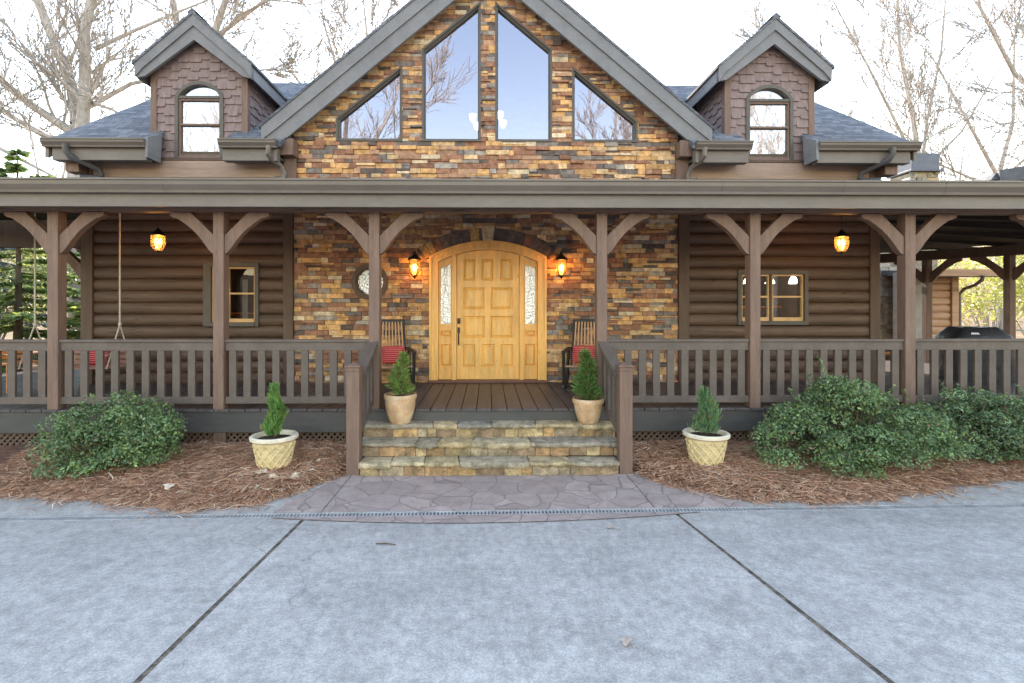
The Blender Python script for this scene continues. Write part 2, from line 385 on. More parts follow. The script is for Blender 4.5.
# convex clipping
def area(p): return .5 * sum(p[i][0] * p[(i + 1) % len(p)][1] - p[(i + 1) % len(p)][0] * p[i][1] for i in range(len(p)))
def ccw(p): return p if area(p) > 0 else p[::-1]
def half(p, a, b, left=True):
    out = []; s = 1 if left else -1
    d = lambda q: s * ((b[0] - a[0]) * (q[1] - a[1]) - (b[1] - a[1]) * (q[0] - a[0]))
    for i in range(len(p)):
        q, r = p[i], p[(i + 1) % len(p)]; dq, dr = d(q), d(r)
        if dq >= 0: out.append(q)
        if (dq > 0 and dr < 0) or (dq < 0 and dr > 0):
            t = dq / (dq - dr); out.append((q[0] + (r[0] - q[0]) * t, q[1] + (r[1] - q[1]) * t))
    return out
def inter(p, h):
    for i in range(len(h)):
        if len(p) < 3: return []
        p = half(p, h[i], h[(i + 1) % len(h)])
    return p if len(p) >= 3 and abs(area(p)) > 1e-6 else []
def minus(ps, h):
    h = ccw(h); out = []
    hx0, hx1 = min(q[0] for q in h), max(q[0] for q in h); hz0, hz1 = min(q[1] for q in h), max(q[1] for q in h)
    for p in ps:
        if max(q[0] for q in p) < hx0 or min(q[0] for q in p) > hx1 or max(q[1] for q in p) < hz0 or min(q[1] for q in p) > hz1:
            out.append(p); continue
        rest = p
        for i in range(len(h)):
            if len(rest) < 3: break
            a, b = h[i], h[(i + 1) % len(h)]
            o_ = half(rest, a, b, False)
            if len(o_) >= 3 and abs(area(o_)) > 2e-6: out.append(o_)
            rest = half(rest, a, b, True)
    return out
def rect(x0, x1, z0, z1): return [(x0, z0), (x1, z0), (x1, z1), (x0, z1)]
def circ(cx, cz, r, n=28): return [(cx + r * math.cos(2 * math.pi * i / n), cz + r * math.sin(2 * math.pi * i / n)) for i in range(n)]

# ------------------------------------------------------------------ key dimensions (metres; camera stands at the origin, house front at y = W)
W = 8.94; DZ = .64                      # house front plane, deck height
SLOPE = .088
def drain_y(x): return 4.80 + .02 * x
def drive_z(x, y):
    d = drain_y(x) - y
    return 0 if d < 0 else min(SLOPE * d, .69)

# ------------------------------------------------------------------ ground, driveway, apron
def ground_z(x, y):
    z = -.05
    if y < 4.8: z += min(SLOPE * (4.8 - y), .69) - .02
    if y > 24: z += .10 * (y - 24)
    if y < -18: z += .06 * (-18 - y)
    d = max(0, abs(x) - 14); z += .4 * math.sin(d * .15 + y * .07) * min(d / 14, 1)
    if x < -16: z += .05 * (-16 - x)
    if x > 18: z += .05 * (x - 18)
    return z
gx = [-260, -180, -120, -90, -70] + list(range(-56, 57, 2)) + [70, 90, 120, 180, 260]
gy = [-220, -150, -110, -80, -60] + list(range(-48, 4, 2)) + [4.0, 4.8, 5.4] + list(range(6, 60, 2)) + [70, 90, 120, 170, 260]
V = [(x, y, ground_z(x, y)) for y in gy for x in gx]; nx = len(gx)
F = [(j * nx + i, j * nx + i + 1, (j + 1) * nx + i + 1, (j + 1) * nx + i) for j in range(len(gy) - 1) for i in range(nx - 1)]
g = MB().add(V, F).build('ground', m_ground, smooth='all'); structure(g)

mb = MB()
JX = lambda xa, d: xa + .03 * d
for x0, x1 in ((-11, -1.695), (-1.663, 1.740), (1.772, 12.5)):
    ys = [0.0, 1.0, 2.5, 4, 6, 7.84, 9, 14]
    for k in range(len(ys) - 1):
        p = []
        for x, d in ((x0, ys[k]), (x1, ys[k]), (x1, ys[k + 1]), (x0, ys[k + 1])):
            if abs(x) < 5: x = JX(x, d)
            y = drain_y(x) - .055 - d; p.append((x, y, min(SLOPE * (d + .055), .69)))
        mb.add(p, [(0, 3, 2, 1)])
structure(mb.build('driveway', m_conc))
mb = MB()
for xc in (-1.679, 1.756):
    p = [(JX(xc, d) + s * .03, drain_y(xc) - .06 - d, min(SLOPE * (d + .06), .69) - .004) for d in (0, 4, 7.7, 14) for s in (-1, 1)]
    mb.add(p, [(0, 2, 3, 1), (2, 4, 5, 3), (4, 6, 7, 5)])
structure(mb.build('driveway_joint', m_joint))
mb = MB()
p = [(x, drain_y(x) + .055, 0) for x in (-11, 12.5)] + [(12.5, 6.9, 0), (-11, 6.9, 0)]
mb.add(p, [(0, 1, 2, 3)])
structure(mb.build('path', m_conc2))
# stamped walkway at the foot of the steps, on both sides of the drain
mb = MB()
up = [(-1.99, 5.06), (-2.02, drain_y(-2.0) + .057), (2.0, drain_y(2) + .057), (2.56, drain_y(2.5) + .057), (2.3, 5.3), (1.62, 6.0), (1.62, 6.7), (-1.6, 6.7), (-1.6, 6.0)]
def cut(poly, xa, xb):
    q = half(ccw(poly), (xa, -99), (xa, 99), False); return half(q, (xb, -99), (xb, 99), True)
for xa, xb in ((-9, -1.58), (-1.568, 1.60), (1.612, 9)):
    q = cut(up, xa, xb)
    if len(q) > 2: mb.add([(x, y, .004) for x, y in q], [tuple(range(len(q)))])
arc = [(-1.98 + i * (2.0 + 1.98) / 16) for i in range(17)]
lo = [(x, drain_y(x) - .058 - .22 * max(0, 1 - ((x - .0) / 2.0) ** 2)) for x in arc]
for i in range(16):
    a, b = lo[i], lo[i + 1]
    q = [(a[0], a[1]), (b[0], b[1]), (b[0], drain_y(b[0]) - .057), (a[0], drain_y(a[0]) - .057)]
    mb.add([(x, y, SLOPE * (drain_y(x) - y) + .004) for x, y in q], [(0, 1, 2, 3)])
structure(mb.build('walkway', m_stamp))
mb = MB()
for i in range(16):
    a, b = lo[i], lo[i + 1]
    q = [(a[0], a[1] - .014), (b[0], b[1] - .014), (b[0], b[1]), (a[0], a[1])]
    mb.add([(x, y, SLOPE * (drain_y(x) - y) + .0035) for x, y in q], [(0, 1, 2, 3)])
for xa in (-1.574, 1.606):
    mb.add([(xa - .007, drain_y(xa) + .072, .002), (xa + .007, drain_y(xa) + .072, .002), (xa + .007, 6.0, .002), (xa - .007, 6.0, .002)], [(0, 1, 2, 3)])
structure(mb.build('walkway_joint', m_joint))

# trench drain
dr = thing('trench_drain', 'long narrow blue-grey metal grate drain set across the concrete in front of the steps', 'drain')
mb = MB(); mp = MB()
x = -11.0
while x < 12.5:
    xe = x + .034
    y0, y1 = drain_y(x) - .047, drain_y(x) + .047
    mb.box(x, x + .018, y0 + .012, y1 - .012, -.012, .003)
    x = xe
for s in (-1, 1):
    mb.bar((-11, drain_y(-11) + s * .046, -.003), (12.5, drain_y(12.5) + s * .046, -.003), .016, .02)
mb.build('grate', m_grate, dr)
mp.add([(-11, drain_y(-11) - .07, -.03), (12.5, drain_y(12.5) - .07, -.03), (12.5, drain_y(12.5) + .07, -.03), (-11, drain_y(-11) + .07, -.03)], [(0, 1, 2, 3)])
mp.build('channel', m_drainpit, dr)

# ------------------------------------------------------------------ garden beds
def interp(x, pts):
    for (a, ya), (b, yb) in zip(pts, pts[1:]):
        if x <= b: return ya + (yb - ya) * (x - a) / (b - a)
    return pts[-1][1]
LB = [(-9.5, 5.75), (-7, 5.6), (-5.12, 5.42), (-4.42, 5.33), (-3.7, 5.18), (-2.89, 5.0), (-2.36, 5.10), (-1.99, 5.46), (-1.68, 6.05)]
RB = [(1.72, 6.2), (1.93, 5.68), (2.25, 5.36), (2.76, 5.13), (3.54, 5.08), (4.3, 5.26), (5.24, 5.6), (6.13, 5.78), (8, 5.9), (12, 6.1)]
def edge_y(x):
    e = interp(x, LB) if x < 0 else interp(x, RB)
    return e + .03 * math.sin(x * 9.1) + .02 * math.sin(x * 23)
def bed_z(x, y):
    s = (y - edge_y(x)) / max(.2, 6.72 - edge_y(x)); s = max(0, min(1, s))
    return .012 + .055 * min(1, s * 8) + .11 * s * s * (3 - 2 * s) + .018 * math.sin(x * 5.3 + y * 3) * s + .012 * math.sin(x * 11 - y * 8) * s
def bed(x0, x1, n, ns):
    V, C, F, = [], [], []
    mbx = MB(); xs = [x0 + (x1 - x0) * i / 120 for i in range(121)]; S = 12
    for x in xs:
        e = edge_y(x)
        for k in range(S + 1):
            y = e + (6.9 - e) * k / S; mbx.v.append((x, y, bed_z(x, y) - (.03 if k == 0 else 0)))
    for i in range(120):
        for k in range(S):
            a = i * (S + 1) + k; mbx.f.append([a, a + S + 1, a + S + 2, a + 1]); mbx.c.append(None)
    structure(mbx.build('garden_bed', m_bed, smooth='all'))
    pal = np.array([(.48, .255, .15), (.39, .19, .11), (.58, .355, .22), (.25, .13, .08), (.66, .48, .34)])
    Vs, Fs, Cs = [], [], []
    for i in range(n):
        x = random.uniform(ns[0], ns[1]); e = edge_y(x); y = e - .04 + (6.75 - e) * random.random() ** 1.15
        if random.random() < .035: y = e - random.expovariate(16)
        a = random.uniform(0, math.tau); L = random.uniform(.05, .13); dx, dy = math.cos(a) * L, math.sin(a) * L
        bend = random.uniform(-.03, .03); lift = abs(random.gauss(0, .012)) + .004; tl = random.gauss(0, .018)
        z = (bed_z(x, y) if y > e else .012) + lift
        if y < e: tl *= .2; z = .008 + random.random() * .01
        wd = random.uniform(.0018, .0036); nxx, nyy = -math.sin(a) * wd, math.cos(a) * wd
        o = len(Vs)
        for t, k in ((-1, 0), (0, 1), (1, 0)):
            px, py, pz = x + dx * t - math.sin(a) * bend * (1 - k), y + dy * t + math.cos(a) * bend * (1 - k), z + tl * t * .6 + (.004 if k else -.004)
            Vs.append((px - nxx, py - nyy, pz)); Vs.append((px + nxx, py + nyy, pz + .002))
        Fs += [(o, o + 1, o + 3, o + 2), (o + 2, o + 3, o + 5, o + 4)]
        c = pal[random.choices(range(5), (4, 4, 3, 2, 1.2))[0]] * random.uniform(.75, 1.25); Cs += [c, c]
    structure(fast('pine_straw', m_straw, np.array(Vs), np.array(Fs), np.array(Cs)), 'stuff')
bed(-9.2, -1.69, 36000, (-5.6, -1.66)); bed(1.735, 11, 36000, (1.75, 7.0))

# ------------------------------------------------------------------ the house
house = thing('log_house', 'brown log house with stone gable, wide front porch and honey wood arched door', 'house')
STONE = [((.58, .325, .14), 23), ((.60, .39, .21), 11), ((.64, .50, .34), 5), ((.30, .145, .088), 26), ((.40, .225, .14), 15), ((.125, .095, .08), 10), ((.20, .165, .145), 9), ((.32, .265, .225), 5)]
def stone_col(up):
    c = random.choices([s[0] for s in STONE], [s[1] for s in STONE])[0]; k = random.uniform(.8, 1.2)
    c = tuple(a * k for a in c)
    return c
W_WIN = {'tri_left': [(-2.64, 4.845), (-1.49, 4.845), (-1.49, 6.17), (-2.64, 5.24)],
         'tall_left': [(-1.15, 4.845), (-.125, 4.845), (-.125, 7.29), (-1.15, 6.45)],
         'tall_right': [(.125, 4.845), (1.12, 4.845), (1.12, 6.46), (.125, 7.29)],
         'tri_right': [(1.47, 4.845), (2.62, 4.845), (2.62, 5.21), (1.47, 6.17)]}
AC = 1.11
def arcpts(r, a0, a1, n): return [(r * math.sin(R(a0 + (a1 - a0) * i / n)), AC + r * math.cos(R(a0 + (a1 - a0) * i / n))) for i in range(n + 1)]
door_hole = [(-1.02, .5), (1.02, .5)] + arcpts(2.0, 30.6, -30.6, 14)
vous_hole = arcpts(2.235, 33, -33, 14) + [(-1.09, 2.79), (1.09, 2.79)]
RND = (-2.05, 2.39, .30)
holes = list(W_WIN.values()) + [door_hole, vous_hole, circ(RND[0], RND[1], .285)]
gable_poly = ccw([(-3.37, .5), (3.33, .5), (3.33, 5.19), (0, 7.98), (-3.37, 5.16)])
def put_front(x, z, d): return (x, W - d, z)
def stones_into(mb, poly, hs, x0, x1, z0, z1, put, hmin=.055, hmax=.096, wmin=.11, wmax=.42, cf=stone_col):
    z = z0
    while z < z1:
        h = random.uniform(hmin, hmax); x = x0 - random.uniform(0, .2)
        while x < x1:
            wd = random.uniform(wmin, wmax) * (1 if random.random() < .7 else .6)
            subs = [(z, z + h)]
            if random.random() < .17: m_ = z + h * random.uniform(.4, .6); subs = [(z, m_), (m_, z + h)]
            for a, b in subs:
                full = ccw(rect(x + .0015, x + wd - .0015, a + .0015, b - .0015)); p = inter(full, poly)
                if p:
                    ps = [p]
                    for hh in hs: ps = minus(ps, hh)
                    d = random.uniform(.010, .054); c = cf(z)
                    whole = len(ps) == 1 and abs(abs(area(ps[0])) - abs(area(full))) < 1e-7
                    for q in ps:
                        if whole:
                            t = [random.uniform(-.005, .005) for _ in q]
                            cx, cz = sum(a_[0] for a_ in q) / 4, sum(a_[1] for a_ in q) / 4
                            k = .005
                            fr = [(a_[0] + (k if a_[0] < cx else -k), a_[1] + (k if a_[1] < cz else -k)) for a_ in q]
                            n = 4; vv = [put(*a_, 0) for a_ in q] + [put(*a_, d - .006) for a_ in q] + [put(*f_, d + e) for f_, e in zip(fr, t)]
                            fs = [(8, 9, 10), (8, 10, 11)] + [(i, (i + 1) % 4, 4 + (i + 1) % 4, 4 + i) for i in range(4)] + [(4 + i, 4 + (i + 1) % 4, 8 + (i + 1) % 4, 8 + i) for i in range(4)]
                            mb.add(vv, fs, c)
                        else:
                            n = len(q); vv = [put(*a_, 0) for a_ in q] + [put(*a_, d) for a_ in q]
                            mb.add(vv, [tuple(range(n, 2 * n))] + [(i, (i + 1) % n, n + (i + 1) % n, n + i) for i in range(n)], c)
            x += wd
        z += h
mb = MB()
ps = [gable_poly]
for h in [list(v) for v in W_WIN.values()] + [door_hole, circ(RND[0], RND[1], .285)]: ps = minus(ps, h)
for q in ps: mb.pxz(q, W, W + .22)
mb.build('wall', m_mortar, house)
mb = MB(); stones_into(mb, gable_poly, holes, -3.37, 3.33, .5, 8.0, put_front)
a = -33.0                                            # radiating stones over the door
k = 0
vc = [(.12, .09, .08), (.17, .13, .105), (.50, .29, .12), (.25, .13, .08), (.15, .115, .10)]
wd_list = []
while a < 33:
    d = random.uniform(3.0, 4.6)
    if -2.6 < a + d and a < -2.6: d = -2.6 - a
    if abs(a + 2.6) < 1e-6: d = 5.2
    a2 = min(33, a + d); key = abs(a + 2.6) < 1e-6
    r0, r1 = 2.004, (2.262 if key else 2.235 - random.uniform(0, .012))
    q = [(r * math.sin(R(t)), AC + r * math.cos(R(t))) for r, t in ((r0, a + .12), (r1, a + .12 - (.4 if key else 0)), (r1, a2 - .12 + (.4 if key else 0)), (r0, a2 - .12))]
    c = (.52, .40, .24) if key else random.choices(vc, (5, 3, 3, 3, 3))[0]
    mb.pxz(q, W, W - (.066 if key else random.uniform(.028, .05)), c); a = a2
mb.build('stone_cladding', m_stone, house)

# log walls
def log_wall(mb, x0, x1, z0, z1, holes, y=W, pitch=.2035, depth=.058, put=None, zoff=0):
    S = [0, .05, .16, .32, .5, .68, .84, .95, 1]
    k = math.floor((z0 - zoff) / pitch)
    while k * pitch + zoff < z1:
        zb = k * pitch + zoff
        pr = [(zb + s * pitch, depth * math.sqrt(max(0, 1 - (2 * s - 1) ** 2)) ) for s in S]
        for (za, da), (zc, dc) in zip(pr, pr[1:]):
            if za >= z1 or zc <= z0: continue
            zm = (za + zc) / 2; iv = [(x0, x1)]
            for hx0, hx1, hz0, hz1 in holes:
                if hz0 < zm < hz1:
                    iv = [s for a, b in iv for s in ((a, min(b, hx0)), (max(a, hx1), b)) if s[1] - s[0] > 1e-4]
            for a, b in iv:
                P = (lambda x, d, z: (x, y - d, z)) if put is None else put
                mb.add([P(a, da, za), P(b, da, za), P(b, dc, zc), P(a, dc, zc)], [(0, 1, 2, 3)])
        k += 1
WL = (-4.88, -4.0, 1.64, 2.69); WR = (4.41, 5.58, 1.66, 2.57)
mb = MB(); log_wall(mb, -6.80, -3.54, .3, 4.52, [WL]); mb.build('log_wall', m_log, house, smooth=50)
mb = MB(); log_wall(mb, 3.52, 6.71, .3, 4.52, [WR]); mb.build('log_wall', m_log, house, smooth=50)
mb = MB(); log_wall(mb, W + .2, 16.4, .3, 4.52, [], put=lambda a, d, z: (6.83 + d, a, z)); mb.build('log_wall', m_log, house, smooth=50)
mb = MB()                                             # inner faces, end walls, back wall with the glazed opening behind the hall
for x0, x1, hs in ((-6.86, -3.37, [rect(*WL)]), (3.33, 6.82, [rect(*WR)])):
    pp = [ccw(rect(x0, x1, .3, 4.66))]
    for h in hs: pp = minus(pp, h)
    for q in pp: mb.pxz(q, W + .003, W + .2)
mb.pyz([(W + .2, -.05), (16.4, -.05), (16.4, 4.6), (12.7, 7.3), (W + .2, 4.85)], -6.86, -6.75)
mb.pyz([(W + .2, -.05), (16.4, -.05), (16.4, 4.6), (12.7, 7.3), (W + .2, 4.85)], 6.70, 6.825)
for q in minus([ccw(rect(-6.75, 6.75, -.05, 4.7))], rect(-1.9, 1.9, .9, 3.2)): mb.pxz(q, 16.2, 16.4)
mb.box(-6.75, 6.75, W + .2, 16.2, .45, .6)
mb.box(-6.75, -3.3, W + .2, 16.2, 3.55, 3.65); mb.box(3.3, 6.75, W + .2, 16.2, 3.55, 3.65)
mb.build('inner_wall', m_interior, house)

def board(name, mat, boxes, bevel=.006, parent=house):
    mb = MB()
    for b in boxes: mb.box(*b)
    return mb.build(name, mat, parent, bevel=bevel)
for x0, x1 in ((-3.54, -3.373), (3.333, 3.52), (-7.0, -6.80), (6.71, 6.88)):
    board('corner_board', m_logdark, [(x0, x1, W - .085, W + .06, .3, 4.62)])
for x0, x1 in ((-3.52, -3.30), (3.27, 3.49)):
    board('bracket_post', m_post, [(x0, x1, W - .12, W - .088, 4.15, 4.72)])
    board('purlin', m_post, [(x0 + .0, x1 + .02, 8.64, W - .05, 4.52, 4.80)], .012)
m_skylit_band = M('skylit tan band', (.30, .205, .155), var=.2, sc_=3, stretch=(.3, 1, 3), rough=.6, bmp=.3, bsc=20, bst=(.2, 1, 3))  # upper log course; sky light on it is put into this paler tan
for x0, x1 in ((-6.80, -3.54), (3.52, 6.71)): board('skylit_band', m_skylit_band, [(x0, x1, W - .068, W - .0, 4.19, 4.483)], .012)
for x0, x1 in ((-6.80, -3.54), (3.52, 6.71)): board('trim_board', m_logdark, [(x0, x1, W - .075, W, 4.485, 4.53)])

# roofs ---------------------------------------------------------
def rz_(y): return 4.72 + .667 * (y - 8.5)
XL, XR = -7.26, 7.20
def slab(name, mat, polys, t=.10, parent=house):
    mb = MB()
    for poly, zf in polys: mb.prism(ccw(poly), lambda x, y: (x, y, zf(x, y) - t), lambda x, y: (x, y, zf(x, y)))
    return mb.build(name, mat, parent)
zf = lambda x, y: rz_(y)
DL, DR = -5.0, 4.95
dl0, dl1 = DL - .80, DL + .80; dr0, dr1 = DR - .76, DR + .76
slab('main_roof', m_roofy, [
    ([(XL, 8.46), (-5.6, 8.46), (-5.6, W), (XL, W)], zf), ([(-4.4, 8.46), (-3.42, 8.46), (-3.42, W), (-4.4, W)], zf),
    ([(3.42, 8.46), (4.38, 8.46), (4.38, W), (3.42, W)], zf), ([(5.5, 8.46), (XR, 8.46), (XR, W), (5.5, W)], zf),
    ([(XL, W), (dl0, W), (dl0, 12.7), (XL, 12.7)], zf), ([(dl0, 10.6), (dl1, 10.6), (dl1, 12.7), (dl0, 12.7)], zf),
    ([(dl1, W), (-3.5, W), (-.56, 12.7), (dl1, 12.7)], zf),
    ([(dr1, W), (XR, W), (XR, 12.7), (dr1, 12.7)], zf), ([(dr0, 10.6), (dr1, 10.6), (dr1, 12.7), (dr0, 12.7)], zf),
    ([(3.5, W), (dr0, W), (dr0, 12.7), (.56, 12.7)], zf),
    ([(XL, 12.7), (XR, 12.7), (XR, 16.9), (XL, 16.9)], lambda x, y: rz_(12.7) - .667 * (y - 12.7))])
# barge boards at the ends of the main roof
for x0, x1 in ((XL - .01, XL + .05), (XR - .05, XR + .01)):
    mb = MB(); mb.pyz([(8.47, rz_(8.47) - .30), (12.7, rz_(12.7) - .30), (12.7, rz_(12.7) - .012), (8.47, rz_(8.47) - .012)], x0, x1)
    mb.build('barge_board', m_trim, house)
# eaves: gutter, fascia and soffit
def gutter(name, x0, x1, yb, zt, h=.135, d=.125, parent=house, seams=()):
    mb = MB(); p = [(yb, zt), (yb - d, zt), (yb - d, zt - .022), (yb - d + .012, zt - .03), (yb - d + .016, zt - h * .45), (yb - d * .62, zt - h * .82), (yb - d * .58, zt - h), (yb, zt - h)]
    mb.pyz([(a, b) for a, b in p], x0, x1)
    for s in seams: mb.pyz([(a - (.003 if a < yb else 0), b + (.003 if b == zt else -.002)) for a, b in p], s - .012, s + .012)
    return mb.build(name, m_gutter, parent)
for x0, x1 in ((XL, -5.6), (-4.4, -3.47), (3.45, 4.38), (5.5, XR)):
    gutter('roof_gutter', x0, x1, 8.47, 4.70)
    board('eave_fascia', m_trim, [(x0 + .10 if x0 == XL else x0 + .02, x1 - .10 if x1 == XR else x1 - .02, 8.475, 8.62, 4.37, 4.60)], .008)
    board('eave_soffit', m_trimdark, [(x0 + .02, x1 - .02, 8.622, W - .06, 4.44, 4.47)], 0)
for xa in (-5.6, 5.5):
    s = 1 if xa < 0 else -1
    mb = MB(); mb.pyz([(8.40, 4.40), (8.74, 4.40), (8.78, 4.90), (8.42, 4.74)], xa, xa + s * .04); mb.build('eave_end_board', m_rake, house)
for x0, x1 in ((-7.08, -6.86), (6.80, 7.02)):
    board('eave_bracket', m_post, [(x0, x1, 8.64, W - .086, 4.22, 4.44)], .01)
# downspouts under the upper gutters
m_spout = M('dark downspout', (.065, .06, .06), rough=.4, bmp=.05)
def downspout(pts):
    mb = MB(); mb.tube([Vector(p) for p in pts], .048, 8); mb.build('downspout', m_spout if abs(pts[0][0]) > 5 else m_gutter, house, smooth=True)
downspout([(-6.86, 8.38, 4.60), (-6.86, 8.38, 4.50), (-6.82, 8.42, 4.41), (-6.66, 8.60, 4.33), (-6.56, 8.70, 4.26), (-6.54, 8.72, 4.18), (-6.58, 8.66, 4.12), (-6.74, 8.5, 4.09)])
downspout([(-3.60, 8.42, 4.60), (-3.6, 8.42, 4.47), (-3.58, 8.5, 4.40), (-3.50, 8.66, 4.33), (-3.46, 8.7, 4.22), (-3.48, 8.7, 4.13), (-3.56, 8.6, 4.10)])
downspout([(3.60, 8.42, 4.60), (3.58, 8.42, 4.47), (3.56, 8.5, 4.40), (3.48, 8.66, 4.33), (3.42, 8.7, 4.22), (3.44, 8.7, 4.13), (3.54, 8.6, 4.10)])
downspout([(6.72, 8.38, 4.60), (6.72, 8.38, 4.50), (6.68, 8.42, 4.41), (6.54, 8.60, 4.33), (6.44, 8.70, 4.26), (6.42, 8.72, 4.18), (6.46, 8.66, 4.12), (6.62, 8.5, 4.09)])

def gable_roof(cx, apex, hw, slope, y0, y1, edge, tipdrop, depth, depth2, mat, names, parent, t=.05):
    zt = lambda x: apex - slope * abs(x - cx)
    mb = MB()
    for s in (-1, 1):
        xo = cx + s * (hw + .03)
        mb.pxz([(cx, apex), (xo, zt(xo)), (xo, zt(xo) - t), (cx, apex - t)], y0 - .03, y1)
    mb.pxz([(cx - .09, apex - .03), (cx, apex + .045), (cx + .09, apex - .03)], y0 - .035, y1)   # ridge cap
    mb.build(names[0], mat, parent)
    for s in (-1, 1):
        xo = cx + s * hw
        xi = cx + s * (hw - .32 * hw / 3.69 * 1.5)
        a = MB()
        q = [(cx, apex - t), (xo, zt(xo) - t), (xo - s * .02, zt(xo) - tipdrop), (xo - s * min(.42, hw * .16), max(zt(xo - s * min(.42, hw * .16)) - depth, zt(xo) - tipdrop + .03)), (cx, apex - depth)]
        a.pxz(q, y0 + .02, y0 + .07)
        q2 = [(cx, apex - t), (xo, zt(xo) - t), (xo - s * .012, zt(xo) - tipdrop + .004), (xo - s * .26 * min(1, hw / 2), zt(xo - s * .26 * min(1, hw / 2)) - depth2), (cx, apex - depth2)]
        a.pxz(q2, y0 - .012, y0 + .018)
        a.build(names[1], m_rake, parent)
        e = MB()                                       # eave side board and soffit
        e.box(min(xo, xo - s * .03), max(xo, xo - s * .03), y0 + .072, y1, zt(xo) - tipdrop, zt(xo) - t - .003)
        e.build('eave_fascia', m_rake, parent)
        f = MB(); xw = cx + s * (hw - .03)
        f.pxz([(xw, zt(xw) - t - .004), (cx, apex - t - .004), (cx, apex - t - .11), (xw, zt(xw) - t - .11)], y0 + .072, y1)
        f.build('soffit', m_logdark, parent)
gable_roof(0, 8.18, 3.80, .832, 8.59, 12.7, None, .27, .57, .29, m_roofx, ('gable_roof', 'rake_board'), house)

MB().pxz([(-.9, 7.42), (.9, 7.42), (0, 8.10)], 12.60, 12.69).build('gable_end', m_trimdark, house)
# gable windows
def poly_frame(mb, poly, wdt, y0, y1):
    """ring between a convex polygon and its inset"""
    p = ccw(poly); n = len(p); inn = []
    for i in range(n):
        a, b, c = Vector(p[i - 1]), Vector(p[i]), Vector(p[(i + 1) % n])
        d1 = (b - a).normalized(); d2 = (c - b).normalized(); n1 = Vector((-d1.y, d1.x)); n2 = Vector((-d2.y, d2.x))
        k = wdt / max(.2, 1 + n1.dot(n2)); q = b + (n1 + n2) * k; inn.append((q.x, q.y))
    for i in range(n):
        j = (i + 1) % n; mb.pxz([p[i], p[j], inn[j], inn[i]], y0, y1)
    return inn
for nm, poly in W_WIN.items():
    mb = MB(); inn = poly_frame(mb, poly, .032, W - .048, W + .16)
    top = ccw(poly)
    fr = mb.build('window', m_trimdark, house)
    mb = MB(); inn2 = poly_frame(mb, inn, .02, W - .01, W + .12); mb.build('frame', m_trimdark, fr)
    g_ = MB().pxz(inn2, W + .05, W + .056).build('pane', m_glass_sky, fr)

# round window
mb = MB(); n = 40
for i in range(n):
    t0, t1 = math.tau * i / n, math.tau * (i + 1) / n
    q = lambda r, t: (RND[0] + r * math.cos(t), RND[1] + r * math.sin(t))
    mb.pxz([q(.315, t0), q(.315, t1), q(.245, t1), q(.245, t0)], W - .075, W + .06)
    mb.pxz([q(.246, t0), q(.246, t1), q(.225, t1), q(.225, t0)], W - .045, W + .06)
rw = mb.build('round_window', m_logdark, house)
MB().pxz(circ(RND[0], RND[1], .23, 40), W + .01, W + .016).build('pane', m_rglass, rw)

# log wall windows
def sash_window(x0, x1, z0, z1, y, glass, xm, jl=.03):
    mb = MB()
    for b in ((x0 - .035, x0 + jl, z0 - .02, z1 + .035), (x1 - .03, x1 + .035, z0 - .02, z1 + .035)): mb.box(b[0], b[1], y - .085, y + .08, b[2], b[3])
    mb.box(x0 + jl, x1 - .03, y - .085, y + .08, z1 - .04, z1 + .035); mb.box(x0 + jl, x1 - .03, y - .10, y + .08, z0 - .02, z0 + .05)
    mb.box(xm - .018, xm + .018, y - .075, y + .08, z0 + .05, z1 - .04)
    wn = mb.build('window', m_trimdark, house, bevel=.004)
    for a, b in ((x0 + jl + .002, xm - .021), (xm + .021, x1 - .032)):
        s = MB(); za, zb = z0 + .053, z1 - .043; zm = za + (zb - za) * .52; t = .028
        s.box(a, a + t, y - .04, y + .03, za, zb); s.box(b - t, b, y - .04, y + .03, za, zb)
        s.box(a + t, b - t, y - .04, y + .03, zb - t, zb); s.box(a + t, b - t, y - .05, y + .03, za, za + .06); s.box(a + t, b - t, y - .045, y + .03, zm - .015, zm + .015)
        s.build('sash', m_pine, wn)
        g = MB(); g.box(a + t, b - t, y, y + .005, za + .06, zm - .015); g.box(a + t, b - t, y, y + .005, zm + .015, zb - t); g.build('pane', glass, wn)
    return wn
w1 = sash_window(*WL, W, m_glass, -4.545, .10); w2 = sash_window(*WR, W, m_glass, 4.965)
def curtain(x0, x1, z0, z1, y, parent):
    mb = MB(); n = 14; pts = [(x0 + (x1 - x0) * i / n, y + .02 * math.sin(i * 2.1)) for i in range(n + 1)]
    for a, b in zip(pts, pts[1:]): mb.add([(a[0], a[1], z0), (b[0], b[1], z0), (b[0], b[1], z1), (a[0], a[1], z1)], [(0, 1, 2, 3)])
    mb.build('curtain', m_curtain, parent, smooth='all')
curtain(-4.40, -4.31, 1.66, 2.45, W + .26, w1); curtain(4.45, 4.60, 1.68, 2.1, W + .3, w2)

